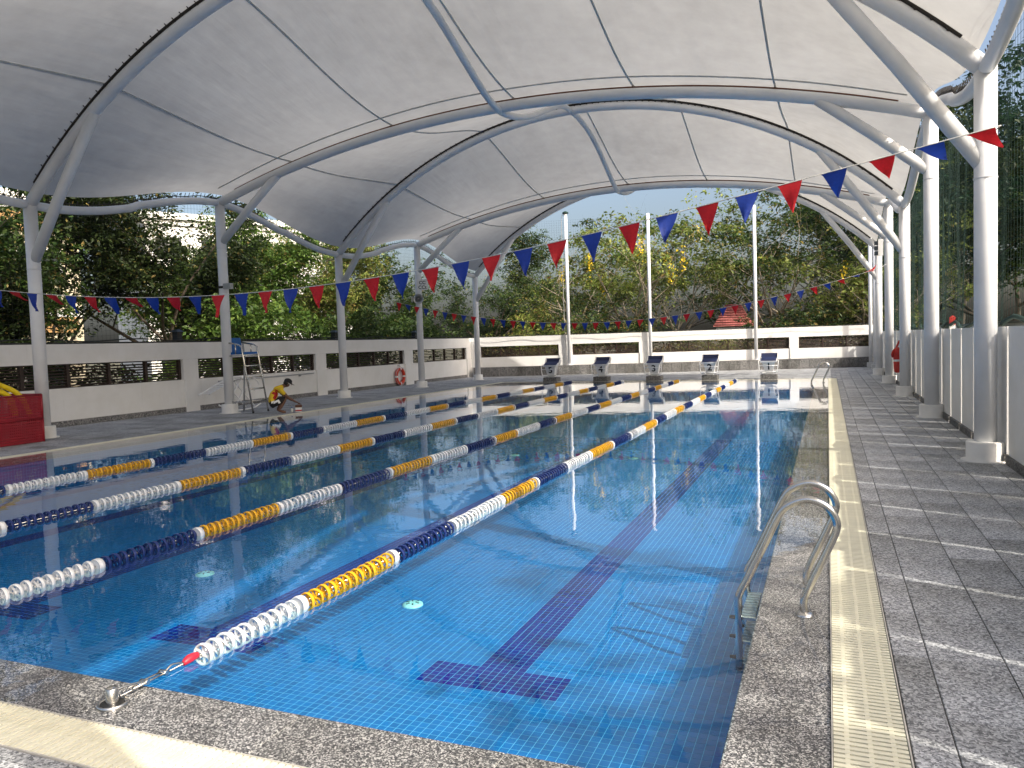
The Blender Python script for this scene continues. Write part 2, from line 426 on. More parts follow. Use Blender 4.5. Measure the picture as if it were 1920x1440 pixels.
for c in FLANES:
    part('lane_line', MB().add([(c - 3 * TP, YN, PZ + .004), (c + 3 * TP, YN, PZ + .004), (c + 3 * TP, 23.9, PZ + .004), (c - 3 * TP, 23.9, PZ + .004)], [(0, 1, 2, 3)]), 'grid_dark', basin)
    part('lane_cross', MB().add([(c - 9 * TP, 23.6, PZ + .008), (c + 9 * TP, 23.6, PZ + .008), (c + 9 * TP, 23.9, PZ + .008), (c - 9 * TP, 23.9, PZ + .008)], [(0, 1, 2, 3)]), 'grid_dark', basin)
for (x, y) in ((-5.0, 2.47), (-2.86, 2.31), (-2.9, 9.5), (-4.95, 9.5)):
    f = part('inlet_cover', MB().lathe([(1e-4, PZ + .02), (.045, PZ + .02), (.075, PZ + .012), (.078, PZ)], 20, (x, y, 0)), 'fitting_teal', basin)
    for k_ in range(6):
        t = k_ * math.pi / 3; part('slot', MB().obox((x + .04 * math.cos(t), y + .04 * math.sin(t), PZ + .0195), (.013 * math.cos(t), .013 * math.sin(t), 0), (-.005 * math.sin(t), .005 * math.cos(t), 0), (0, 0, .003)), 'lamp_dark', f)

# --- water
wm = MB(); xs_, ys_ = (GX0, PX0, PX1, GX1), (GY0, PY0, PY1, GY1)
wv_ = [(x_, y_, 0) for y_ in ys_ for x_ in xs_]
for j_ in range(3):
    for i_ in range(3):
        wm.cur = 0 if (i_, j_) == (1, 1) else 1; wm.f.append((j_ * 4 + i_, j_ * 4 + i_ + 1, j_ * 4 + i_ + 5, j_ * 4 + i_ + 4)); wm.mi.append(wm.cur); wm.smooth.append(False)
wm.v = wv_
tag(part('pool_water', wm, ['water', 'water_film']), 'clear blue pool water lying flush with the stone rim', 'water', kind='structure')

# --- coping stones
cop = link('pool_coping', None, None, (0, 0, -.012)); tag(cop, 'speckled grey granite rim around the pool', 'coping', kind='structure')
part('mortar_bed', MB().box(GX0, PX0, GY0, GY1, -.07, -.016).box(PX1, GX1, GY0, GY1, -.07, -.016).box(PX0, PX1, GY0, PY0, -.07, -.016).box(PX0, PX1, PY1, GY1, -.07, -.016), 'white_joint', cop)
SL = .935
def stone(x0, x1, y0, y1):
    o = part('coping_stone', MB().cbox(x0 + .0015, x1 - .0015, y0 + .0015, y1 - .0015, -.06, -.012, .004), 'granite_coping', cop)
y = 1.545
while y > GY0: y -= SL
while y < GY1:
    a, c = max(y, GY0), min(y + SL, GY1); stone(PX1 - .012, GX1, a, c); stone(GX0, PX0 + .012, a, c); y += SL
x = -1.14
while x < PX1 - .02: x += SL
x_hi = PX1 - .012
while x_hi > PX0 + .02:
    x -= SL; lo = max(x, PX0 + .012)
    if x_hi - lo > .05: stone(lo, x_hi, GY0, PY0 + .012); stone(lo, x_hi, PY1 - .012, GY1)
    x_hi = lo

# --- overflow grating
gr = link('overflow_grating', None, None, (0, 0, 0)); tag(gr, 'cream slatted plastic overflow grating round the pool', 'grating', kind='structure')
part('trough', MB().box(GX1, GX1 + GW, GY0 - GW, GY1 + GW, -.10, -.05).box(GX0 - GW, GX0, GY0 - GW, GY1 + GW, -.10, -.05).box(GX0, GX1, GY0 - GW, GY0, -.10, -.05).box(GX0, GX1, GY1, GY1 + GW, -.10, -.05), 'dark_trough', gr)
SP = .033; sl = []
n_ = int((GY1 - GY0) / SP)
for i in range(n_): sl.append((GX1 + .006, GX1 + GW - .006, GY0 + (i + .12) * SP, GY0 + (i + .76) * SP))
n2_ = int((GX1 - GX0) / SP)
for i in range(n2_): sl.append((GX0 + (i + .12) * SP, GX0 + (i + .76) * SP, GY0 - GW + .006, GY0 - .006))
def seen(s):
    x, y = (s[0] + s[1]) / 2, (s[2] + s[3]) / 2; d = Vector((x, y, 0)) - CAM; z = d.dot(fwd)
    if z < .2: return 1e9
    px, py = 960 + F_PX * d.dot(cr) / z, 720 - F_PX * d.dot(cu) / z
    return d.length if -30 < px < 1950 and py < 1480 else 1e6 + d.length
sl.sort(key=seen)
mx_ = MB().box(-(GW / 2 - .006), GW / 2 - .006, -.32 * SP, .32 * SP, -.02, .001).mesh('slat', 'grate_cream')
my_ = MB().box(-.32 * SP, .32 * SP, -(GW / 2 - .006), GW / 2 - .006, -.02, .001).mesh('slat', 'grate_cream')
for s_ in sl[:300]:
    link('slat', mx_ if s_[1] - s_[0] > .1 else my_, gr, ((s_[0] + s_[1]) / 2, (s_[2] + s_[3]) / 2, 0))
rest = [(*s_, -.02, .001) for s_ in sl[300:]]
for i in range(n_): rest.append((GX0 - GW + .006, GX0 - .006, GY0 + (i + .12) * SP, GY0 + (i + .76) * SP, -.02, .001))
for i in range(n2_): rest.append((GX0 + (i + .12) * SP, GX0 + (i + .76) * SP, GY1 + .006, GY1 + GW - .006, -.02, .001))
for (cx, cy) in ((1, 1), (0, 1), (1, 0), (0, 0)):
    X_ = GX1 if cx else GX0 - GW; Y_ = GY1 if cy else GY0 - GW
    for i in range(int(GW / SP)): rest.append((X_ + .006, X_ + GW - .006, Y_ + (i + .12) * SP, Y_ + (i + .76) * SP, -.02, .001))
tag(link('slat_run', boxes('slat_run', rest, 'grate_cream'), gr), kind='stuff')
for f in (.2, .5, .8):
    part('rib', MB().box(GX1 + GW * f - .008, GX1 + GW * f + .008, GY0 - GW, GY1 + GW, -.022, -.0005), 'grate_cream', gr)
    part('rib', MB().box(GX0, GX1, GY0 - GW * f - .008, GY0 - GW * f + .008, -.022, -.0005), 'grate_cream', gr)
for x0, x1, y0, y1 in ((GX1, GX1 + .004, GY0, GY1), (GX0, GX1, GY0 - .004, GY0), (GX1 + GW - .003, GX1 + GW + .003, GY0 - GW, GY1 + GW), (GX0, GX1 + GW, GY0 - GW - .003, GY0 - GW + .003), (GX0 - .004, GX0, GY0, GY1), (GX0, GX1, GY1, GY1 + .004)):
    part('edge_trim', MB().box(x0, x1, y0, y1, -.05, .0035), 'white_joint', gr)

# --- deck tiles
DX1, DX0 = GX1 + GW + .006, GX0 - GW - .006
DY0, DY1 = GY0 - GW - .006, GY1 + GW + .006
RX, LX = 2.3, -15.9
deck = link('deck', None, None, (0, 0, 0)); tag(deck, 'grey flamed granite paving around the pool', 'deck', kind='structure')
part('bedding', MB().box(DX1, RX, -8, 36, -.3, -.006).box(LX, DX0, -8, 36, -.3, -.006).box(DX0, DX1, -8, DY0, -.3, -.006).box(DX0, DX1, DY1, 36, -.3, -.006), 'deck_joint', deck)
TXs = [DX1, .423]
while TXs[-1] < RX: TXs.append(TXs[-1] + .315)
tiles = []
y = .79 - .61 * 8
while y < 35.6:
    for a, c in zip(TXs[:-1], TXs[1:]): tiles.append((a, c, y, y + .61))
    y += .61
def far_ok(t): return True
tiles = [t for t in tiles if t[2] > -3.2]
tiles.sort(key=seen)
fm = {}
for t in tiles[:300]:
    key = (round(t[1] - t[0], 3))
    if key not in fm:
        a, c = (t[1] - t[0]) / 2 - .0025, .305 - .0025; fm[key] = MB().cbox(-a, a, -c, c, -.03, 0, .0025).mesh('paving_tile', 'granite_deck')
    link('paving_tile', fm[key], deck, ((t[0] + t[1]) / 2, (t[2] + t[3]) / 2, rnd.uniform(-.0012, .0008)))
rest = [(t[0] + .0025, t[1] - .0025, t[2] + .0025, t[3] - .0025, -.03, 0) for t in tiles[300:]]
def field(x0, x1, y0, y1, tw, th):
    yy = y0
    while yy < y1 - .01:
        xx = x0
        while xx < x1 - .01:
            rest.append((xx + .0025, min(xx + tw, x1) - .0025, yy + .0025, min(yy + th, y1) - .0025, -.03, rnd.uniform(-.0015, 0))); xx += tw
        yy += th
field(LX, DX0, -3, 35.6, .61, .315); field(DX0, DX1, DY1, 35.6, .61, .315); field(DX0, DX1, -3.2, DY0, .61, .315)
tag(link('paving', boxes('paving', rest, 'granite_deck'), deck), kind='stuff')

# ================================================================== LEFT WALL
WX = -15.7
wl = thing('boundary_wall', (WX, 12, 0), 'long white wall with dark louvred openings along the left deck', 'wall')
WY0, WY1 = 1.0, 30.75
part('lower_wall', MB().box(WX - .2, WX, WY0, WY1, -.1, .85), 'wall_white', wl)
part('top_beam', MB().box(WX - .22, WX + .015, WY0, WY1, 1.39, 1.83), 'wall_white', wl)
part('skirting', MB().box(WX, WX + .03, WY0, WY1, -.02, .13), 'granite_wall', wl)
part('coping_strip', MB().box(WX - .25, WX - .05, WY0, WY1, 1.833, 1.87), 'net_black', wl)
pil = [(1.0, 1.5), (7.0, 7.45), (12.9, 13.42), (18.57, 19.15), (24.36, 25.05), (30.1, 30.75)]
for a, c in pil: part('pillar', MB().box(WX - .21, WX + .03, a, c, .85, 1.387).box(WX, WX + .06, a + .03, c - .03, 0, .848), 'wall_white', wl)
slat_cache = {}
for (a0, a1), (c0, c1) in zip(pil[:-1], pil[1:]):
    L = c0 - a1
    sc_ = part('louvre_screen', MB().box(WX - .14, WX - .06, a1, c0, 1.36, 1.388).box(WX - .14, WX - .06, a1, c0, .852, .875), 'dark_brown', wl)
    nm_ = max(2, round(L / 1.07))
    for q in range(nm_ + 1):
        yy = a1 + .04 + (L - .08) * q / nm_; part('mullion', MB().box(WX - .135, WX - .05, yy - .038, yy + .038, .876, 1.359), 'dark_brown', sc_)
    for q in range(7):
        z = .905 + q * .066
        part('slat', MB().obox((WX - .1, (a1 + c0) / 2, z), (.022, 0, .008), (0, L / 2 - .01, 0), (-.004, 0, .011)), 'dark_brown', sc_)

# ================================================================== FAR WALL (skewed)
FO = Vector((-15.7, 30.6, 0)); FD = Vector((17.6, 4.4, 0)); FL = FD.length; FA = math.atan2(FD.y, FD.x)
fw = thing('boundary_wall', FO, 'white wall with brown louvred openings across the far end behind the starting blocks', 'wall', None, FA)
part('lower_wall', MB().box(0, FL + .3, 0, .2, -.1, .90), 'wall_white', fw, False)
part('top_beam', MB().box(0, FL + .3, -.015, .22, 1.41, 1.84), 'wall_white', fw, False)
fp = [(-.05, .5), (4.2, 4.84), (7.9, 8.36), (14.54, 14.94), (18.04, 18.4)]
for a, c in fp: part('pillar', MB().box(a, c, -.03, .21, .90, 1.407).box(a + .03, c - .03, -.05, -.001, .40, .898), 'wall_white', fw, False)
for (a0, a1), (c0, c1) in zip(fp[:-1], fp[1:]):
    L = c0 - a1
    sc_ = part('louvre_screen', MB().box(a1, c0, .06, .14, 1.385, 1.408).box(a1, c0, .06, .14, .902, .92), 'red_brown', fw, False)
    nm_ = max(3, round(L / .95))
    for q in range(nm_ + 1):
        xx = a1 + .03 + (L - .06) * q / nm_; part('mullion', MB().box(xx - .02, xx + .02, .05, .13, .921, 1.384), 'red_brown', sc_, False)
    for q in range(7):
        z = .95 + q * .062
        part('slat', MB().obox(((a1 + c0) / 2, .1, z), (L / 2 - .01, 0, 0), (0, .02, -.006), (0, .003, .010)), 'red_brown', sc_, False)
ledge = thing('stone_ledge', FO + Vector((math.sin(FA), -math.cos(FA), 0)) * .06, 'low grey stone-clad ledge along the foot of the far wall', 'ledge', None, FA)
part('core', MB().box(.2, FL, -.36, -.012, -.05, .40), 'kerb_grey', ledge, False)
xx = .2
while xx < FL - .05:
    wd = .42 + rnd.uniform(-.02, .02); x1 = min(xx + wd, FL)
    part('stone_panel', MB().cbox(xx + .006, x1 - .006, -.385 + rnd.uniform(-.004, .004), -.361, .0, .415, .004), 'granite_wall', ledge, False); xx = x1
part('top_slab', MB().cbox(.2, FL, -.39, -.012, .416, .44, .004), 'granite_wall', ledge, False)

def fpt(u, off, z): return FO + Vector((math.cos(FA), math.sin(FA), 0)) * u + Vector((math.sin(FA), -math.cos(FA), 0)) * off + Vector((0, 0, z))
# net posts on the ledge
for i, (u, top, lb) in enumerate(((4.70, 7.4, 'tall white net post with green cap behind starting block 5'), (8.42, 7.2, 'tall plain white net post behind starting block 3'), (13.07, 7.3, 'tall plain white net post beside starting block 1'))):
    p0 = fpt(u, .2, .44)
    t = thing('net_post', p0, lb, 'post', 'tall white net posts on the far ledge')
    part('pole', MB().tube([(0, 0, 0), (0, 0, top - .44)], .075, 16), 'steel_white', t, False)
    part('base_flange', MB().cyl((0, 0, 0), .13, 0, .015), 'steel_white', t, False)
    if i == 0:
        part('cap', MB().lathe([(.09, 0), (.15, .02), (.14, .07), (.05, .12), (1e-3, .125)], 12, (0, 0, top - .46)), 'net_green', t, False)
        part('hoist_cord', MB().tube(catmull([(0, 0, top - .45), (-.12, 0, top - .5), (-.2, 0, top - .9), (-.2, 0, 3), (-.16, 0, .8)], 5), .012, 5), 'cord', t, False)

# ================================================================== RIGHT PANEL FENCE
FX = 1.86
fence = thing('panel_fence', (FX, 12, 0), 'white fence of tall solid panels with narrow gaps along the right deck', 'fence')
yg = 9.6 - 1.08 * 12
while yg < 34.5:
    part('fence_panel', MB().cbox(FX, FX + .09, yg + .09, yg + 1.08, .10, 1.54, .003), 'wall_white', fence)
    part('panel_skirt', MB().box(FX - .03, FX + .08, yg + .09, yg + 1.08, -.02, .098), 'granite_wall', fence)
    yg += 1.08
for lx, ly, hh, rr, lb in ((1.8, 32.2, 5.1, .085, 'white net post with square foot standing just beyond the last canopy column'), (1.72, 34.3, 5.6, .075, 'white net post in the far right corner of the walls')):
    t = thing('net_post', (lx, ly, 0), lb, 'post', 'net posts in the right corner')
    part('pole', MB().tube([(0, 0, .2), (0, 0, hh)], rr, 16), 'steel_white', t, False)
    part('foot', MB().cbox(-.15, .15, -.15, .15, 0, .2, .01), 'plinth_white', t, False)

# ================================================================== CANOPY
XL, XR = -14.0, 1.68; XC = (XL + XR) / 2; HS = (XR - XL) / 2
AY = [-2.3 + 5.0 * i for i in range(7)]; TALL = [True, False] * 3 + [True]
def zt(x, rise, base):
    Rr = (HS * HS + rise * rise) / (2 * rise); d = min(abs(x - XC), HS); return base + math.sqrt(Rr * Rr - d * d) - (Rr - rise)
def zarch(x, tall): return zt(x, 3.3, 4.45) if tall else zt(x, 1.25, 5.25)
def zsurf(x, y):
    i = max(0, min(len(AY) - 2, int((y - AY[0]) / 5.0))); v = (y - AY[i]) / 5.0
    e = .5 - .5 * math.cos(math.pi * v); edge = abs(x - XC) / HS
    f = e * (.45 + .55 * edge ** 2) + v * (.55 - .55 * edge ** 2)
    a, c = zarch(x, TALL[i]), zarch(x, TALL[i + 1]); return a + (c - a) * f
can = thing('tensile_canopy', (XC, 12.7, 0), 'white tensile membrane roof on curved white steel arches over the pool', 'canopy')
for i, (y, tl_) in enumerate(zip(AY, TALL)):
    zt_, zb = (4.45, 3.35) if tl_ else (5.25, 4.25)
    pts = [(XL + (XR - XL) * q / 48, y, zarch(XL + (XR - XL) * q / 48, tl_)) for q in range(49)]
    ar = part('arch', MB().tube(pts, .108, 16), 'steel_white', can)
    for sx_, X in ((-1, XL), (1, XR)):
        c = part('column', MB().tube([(X, y, .2), (X, y, zt_ + .04)], .118, 20), 'steel_white', can)
        part('plinth', MB().lathe([(1e-3, .225), (.19, .225), (.2, .215), (.2, .012), (.255, .012), (.255, 0)], 28, (X, y, 0)), 'plinth_white', c)
        xb = X - sx_ * 1.85; zb2 = zarch(xb, tl_)
        part('brace', MB().tube([(X, y, zb), (X - sx_ * .9, y, zb + (zb2 - zb) * .5), (xb, y, zb2)], .098, 14), 'steel_white', c)
        part('joint_collar', MB().lathe([(.121, zb - .13), (.124, zb - .125), (.124, zb - .115), (.121, zb - .11)], 20, (X, y, 0)), 'steel_white', c)
for X in (XL, XR):
    for i in range(len(AY) - 1):
        pts = []
        for q in range(25):
            v = q / 24; e = .5 - .5 * math.cos(math.pi * v); a, c = (4.45, 5.25) if TALL[i] else (5.25, 4.45)
            pts.append((X, AY[i] + 5 * v, a + (c - a) * e - .12 * math.sin(math.pi * v) * (1 if TALL[i] else 1) * (.6 if v < .5 else .3)))
        part('eave_beam', MB().tube(pts, .085, 14), 'steel_white', can)
        out = 1 if X > 0 else -1; lm = MB()
        lm.tube([(X, p_[1], p_[2] + .115 + .012 * math.sin(p_[1] * 23)) for p_ in pts], .011, 6)
        for q in range(1, 40):
            v = q / 40; k_ = v * 24; i0 = min(23, int(k_)); fr = k_ - i0; z = pts[i0][2] * (1 - fr) + pts[i0 + 1][2] * fr
            yy = AY[i] + 5 * v; lm.tube([(X, yy - .015, z + .07), (X - out * .02, yy + .015, z + .19)], .008, 5)
        part('lacing', lm, 'lacing_rope', can)
# membrane, one bay at a time
NS = 56
for i in range(len(AY) - 1):
    m = MB(); m.sm = True; vs = []; nv = 16
    for q in range(nv + 1):
        yy = AY[i] + 5 * q / nv
        for s_ in range(NS + 1):
            x = XL + .06 + (XR - XL - .12) * s_ / NS
            z = zsurf(x, min(yy, AY[-1] - 1e-4)); edge = min(1, (HS - abs(x - XC)) / .5)
            vv = q / nv; sag = -.10 * math.sin(math.pi * vv) * edge
            vs.append((x, yy, z + .17 + sag + .012 * math.sin(x * 1.7 + i) * math.sin(math.pi * vv)))
    fs = [(q * (NS + 1) + s_, q * (NS + 1) + s_ + 1, (q + 1) * (NS + 1) + s_ + 1, (q + 1) * (NS + 1) + s_) for q in range(nv) for s_ in range(NS)]
    m.add(vs, fs); me_ = part('membrane', m, 'membrane_fabric', can)
    def surf(x, yy, dz):
        vv = (yy - AY[i]) / 5; edge = min(1, (HS - abs(x - XC)) / .5)
        return (x, yy, zsurf(x, min(yy, AY[-1] - 1e-4)) + .17 - .10 * math.sin(math.pi * vv) * edge + .012 * math.sin(x * 1.7 + i) * math.sin(math.pi * vv) + dz)
    for X in (-11.8, -9.0, -6.05, -3.5, -.85):
        part('seam', MB().tube([surf(X, AY[i] + 5 * q / 32, -.008) for q in range(33)], .021, 6), 'seam', me_)
    yv = AY[i] + 4.55 if TALL[i] else AY[i] + .45
    part('seam', MB().tube([surf(XL + .4 + (XR - XL - .8) * q / 60, yv, -.008) for q in range(61)], .017, 6), 'seam', me_)
    # ridge tube, S shaped between arches
    pts = []
    for q in range(21):
        v = q / 20; e = .5 - .5 * math.cos(math.pi * v); a, c = (7.72, 6.42) if TALL[i] else (6.42, 7.72)
        pts.append((-6.35 + (.12 * math.sin(math.pi * v)), AY[i] + 5 * v, a + (c - a) * e))
    part('ridge_tube', MB().tube(pts, .07, 12), 'steel_white', can)
for i, (y, tl_) in enumerate(zip(AY, TALL)):
    if not tl_:
        part('rub_strip', MB().tube([(XL + .5 + (XR - XL - 1) * q / 40, y, zarch(XL + .5 + (XR - XL - 1) * q / 40, False) + .125) for q in range(41)], .02, 6), 'card_brown', can); continue
    lm = MB()
    for dy in (-.07, .07):
        lm.tube([(XL + .25 + (XR - XL - .5) * q / 80, y + dy, zarch(XL + .25 + (XR - XL - .5) * q / 80, True) + .125) for q in range(81)], .026, 6)
    n = 90
    for q in range(n):
        x = XL + .3 + (XR - XL - .6) * (q + .5) / n; z = zarch(x, True); lm.tube([(x - .03, y - .12, z + .15), (x, y - .09, z + .09), (x + .03, y - .05, z + .08)], .010, 5)
    part('lacing', lm, 'lacing_rope', can)

# ================================================================== LANE ROPES
def disc_mesh(mat, wide=False):
    m = MB(); ro, ri, hw, n = .058, .047, .013 if not wide else .024, 14
    m.lathe([(ro - .003, -hw), (ro, 0), (ro - .003, hw), (ri, hw), (ri, -hw), (ro - .003, -hw)], n, axis='Y')
    if wide: m.lathe([(.012, -hw * .8), (ri, -hw * .8)], n, axis='Y')
    else:
        for q in range(3):
            t = q * math.pi / 3; dx, dz = math.cos(t), math.sin(t)
            m.obox((0, 0, 0), (dx * ri, 0, dz * ri), (0, hw * .55, 0), (-dz * .0035, 0, dx * .0035))
    m.lathe([(.012, -.02), (.012, .02)], 8, axis='Y')
    return m.mesh('float_disc', mat)
DM = {c: disc_mesh(mt) for c, mt in (('w', 'white_plastic'), ('y', 'yellow_plastic'), ('b', 'blue_pvc'))}
CAPM = disc_mesh('white_plastic', True)
ropes = [(-2.94, 'wyb', .05, .34, 'white yellow and navy lane rope nearest the camera ending in a red tie'),
         (-4.93, 'wby', .29, .3, 'second lane rope from the right side with white navy and yellow floats'),
         (-6.93, 'ybw', .93, .3, 'third lane rope from the right side leading to the gap between blocks 3 and 4'),
         (-8.9, 'ybw', .29, .3, 'lane rope farthest from the camera running beside the shaded left deck')]
offs = {0: ('wyb', .03), 1: ('wby', .27), 2: ('wyb', -.06), 3: ('wyb', .35)}
for i, (x, _, _, y0, lb) in enumerate(ropes):
    seq, st = offs[i]
    rp = thing('lane_rope', (x, y0, .012), lb, 'lane rope', 'lane ropes floating across the pool')
    part('cable', MB().tube([(x, -.15, .012), (x, 25.2, .012)], .005, 6), 'stainless', rp)
    yy = y0; far = {'w': [], 'y': [], 'b': []}; cnt = 0; P = .0755; ry = random.Random(i)
    last = None
    while yy < 24.95:
        c = seq[int(math.floor((yy - st) / 1.025)) % 3]
        d = (Vector((x, yy, 0)) - CAM).dot(fwd)
        capm = last is not None and c != last
        mesh_ = CAPM if capm else DM[c]
        if d < 17.5:
            o = link('float_disc', mesh_, rp, (ry.uniform(-.004, .004) + .018 * math.sin(yy * .8 + i), yy - y0 + ry.uniform(-.007, .007), ry.uniform(-.003, .003))); o.rotation_euler = (ry.uniform(-.1, .1), ry.uniform(0, 3), ry.uniform(-.15, .15))
        else: far['w' if capm else c].append(yy - y0)
        last = c; yy += P
    for c, L in far.items():
        if not L: continue
        src = DM[c]; nv = len(src.vertices); co = np.zeros(nv * 3, np.float32); src.vertices.foreach_get('co', co); co = co.reshape(-1, 3)
        fs0 = [tuple(p_.vertices) for p_ in src.polygons]; V = []; Fs = []
        for q, yv in enumerate(L): V.append(co + np.array([0, yv, 0], np.float32)); Fs += [tuple(v + q * nv for v in f) for f in fs0]
        me = bpy.data.meshes.new('float_discs'); me.from_pydata(np.concatenate(V).tolist(), [], Fs); me.materials.append(src.materials[0]); me.update()
        tag(link('float_discs', me, rp), kind='stuff')
    if i == 0:
        part('red_tie', MB().tube(catmull([(x - .0, y0 - .125, .012), (x, y0 - .08, .022), (x, y0 - .03, .02)], 4), [.012, .016, .019, .021, .022, .021, .02, .018, .016], 8), 'red_plastic', rp)
        part('turnbuckle', MB().tube([(x - .02, -.09, .02), (x - .02, .12, .016)], .006, 6).tube([(x + .01, -.09, .02), (x + .01, .12, .016)], .006, 6).tube([(x - .028, -.01, .018), (x + .018, -.01, .018)], .012, 8).tube([(x - .028, .1, .017), (x + .018, .1, .017)], .012, 8), 'stainless', rp)
        part('hook', MB().tube(catmull([(x, .1, .016), (x, .14, .034), (x, .17, .03), (x, .22, .016)], 5), .006, 6), 'stainless', rp)
for x, lb in ((-2.94, 'steel anchor cup set in the granite rim at the end of the nearest lane rope'),):
    t = thing('rope_anchor', (x, -.19, -.012), lb, 'anchor')
    part('cup_rim', MB().lathe([(.048, .006), (.056, .016), (.062, .017), (.066, .014), (.067, .0)], 24), 'stainless', t, False)
    part('cup', MB().lathe([(1e-3, .013), (.05, .0135)], 20), 'black_paint', t, False)
    part('pin', MB().lathe([(.026, .0), (.026, .078), (.022, .082), (.02, .07), (1e-3, .07)], 20), 'stainless', t, False)
    part('hook_bar', MB().tube(catmull([(.0, .0, .062), (.01, .06, .062), (.01, .12, .05), (.005, .18, .034)], 5), .006, 6), 'stainless', t, False)

# ================================================================== LADDERS
def ladder(y0, lb):
    t = thing('pool_ladder', (-.13, y0, 0), lb, 'ladder', 'stainless pool ladders on the right rim')
    prof = [(-.13, -.012), (-.135, .06), (-.115, .13), (-.02, .34), (.03, .46), (.035, .52), (.0, .585), (-.06, .622), (-.12, .63), (-.19, .605), (-.25, .55), (-.33, .38), (-.43, .165), (-.475, .075), (-.482, .0), (-.482, -.36)]
    for dy in (0, .5):
        part('rail', MB().tube(catmull([(px + .13, dy, pz) for px, pz in prof], 5), .0205, 16), 'stainless', t, False)
        part('flange', MB().lathe([(.022, .012), (.035, .008), (.05, -.004), (.05, -.012)], 24, (0, dy, 0)), 'stainless', t, False)
        for z in (-.06, -.17, -.29): part('bolt', MB().lathe([(1e-3, -.05), (.009, -.05), (.011, -.03), (.011, .02)], 8, (-.352 - .0, dy, z), axis='X'), 'black_rubber', t, False)
    for z in (-.06, -.20, -.33):
        s_ = part('tread', MB().cbox(-.345, -.26, .022, .478, z - .02, z, .004), 'stainless', t, False)
        for q in range(9): part('grip', MB().box(-.34, -.265, .05 + q * .047, .062 + q * .047, z, z + .004), 'grey_metal', s_, False)
    return t
ladder(1.85, 'stainless steel handrail ladder on the right rim nearest the camera')
ladder(22.9, 'small stainless handrail ladder at the far right corner of the pool')

# ================================================================== STARTING BLOCKS
words = {1: 'right end of the row', 2: 'second from the right', 3: 'middle of the row', 4: 'second from the left', 5: 'left end of the row'}
for n, X in zip((1, 2, 3, 4, 5), LANES):
    t = thing('starting_block', (X, 25.42, 0), 'white starting block numbered %d, %s' % (n, words[n]), 'starting block', 'starting blocks at the far end')
    part('stone_base', MB().cbox(-.27, .27, -.05, .45, -.02, .17, .006), 'granite_wall', t, False)
    # tapered pedestal, narrow at the foot, leaning forward
    z0, z1 = .175, .60; ped = MB()
    ped.add([(-.12, .12, z0), (.12, .12, z0), (.12, .34, z0), (-.12, .34, z0), (-.215, .00, z1), (.215, .00, z1), (.215, .42, z1 + .12), (-.215, .42, z1 + .12)], [(0, 3, 2, 1), (4, 5, 6, 7), (0, 1, 5, 4), (1, 2, 6, 5), (2, 3, 7, 6), (3, 0, 4, 7)])
    part('pedestal', ped, 'white_plastic', t, False)
    part('platform', MB().obox((0, .20, z1 + .085), (.275, 0, 0), (0, .25, .075), (0, -.006, .02)), 'white_plastic', t, False)
    part('grip_pad', MB().obox((0, .17, z1 + .11), (.25, 0, 0), (0, .20, .06), (0, -.002, .006)), 'navy_pad', t, False)
    part('back_plate', MB().obox((0, .44, z1 + .22), (.27, 0, 0), (0, .045, .075), (0, -.012, .008)), 'navy_pad', t, False)
    for s_ in (-1, 1):
        part('side_cheek', MB().obox((s_ * .285, .40, z1 + .17), (.012, 0, 0), (0, .1, .09), (0, -.05, .06)), 'white_plastic', t, False)
        part('hand_rail', MB().tube(catmull([(s_ * .29, .06, z1 + .06), (s_ * .325, -.05, z1 + .03), (s_ * .315, -.09, z1 - .08), (s_ * .29, -.09, z0 + .13), (s_ * .24, -.07, z0 + .07), (s_ * .1, .08, z0 + .05)], 4), .015, 6), 'white_plastic', t, False)
    part('grab_bar', MB().tube([(-.31, -.09, z1 - .12), (.31, -.09, z1 - .12)], .012, 6).tube([(-.27, -.085, z0 + .09), (.27, -.085, z0 + .09)], .012, 6), 'white_plastic', t, False)
    me = text_mesh('number', str(n), .34, 'black_paint', .003); o = link('number', me, t)
    sl_ = math.atan2(.12, z1 - z0); o.rotation_euler = (math.pi / 2 + sl_, 0, 0); o.location = (0, .044, .44)

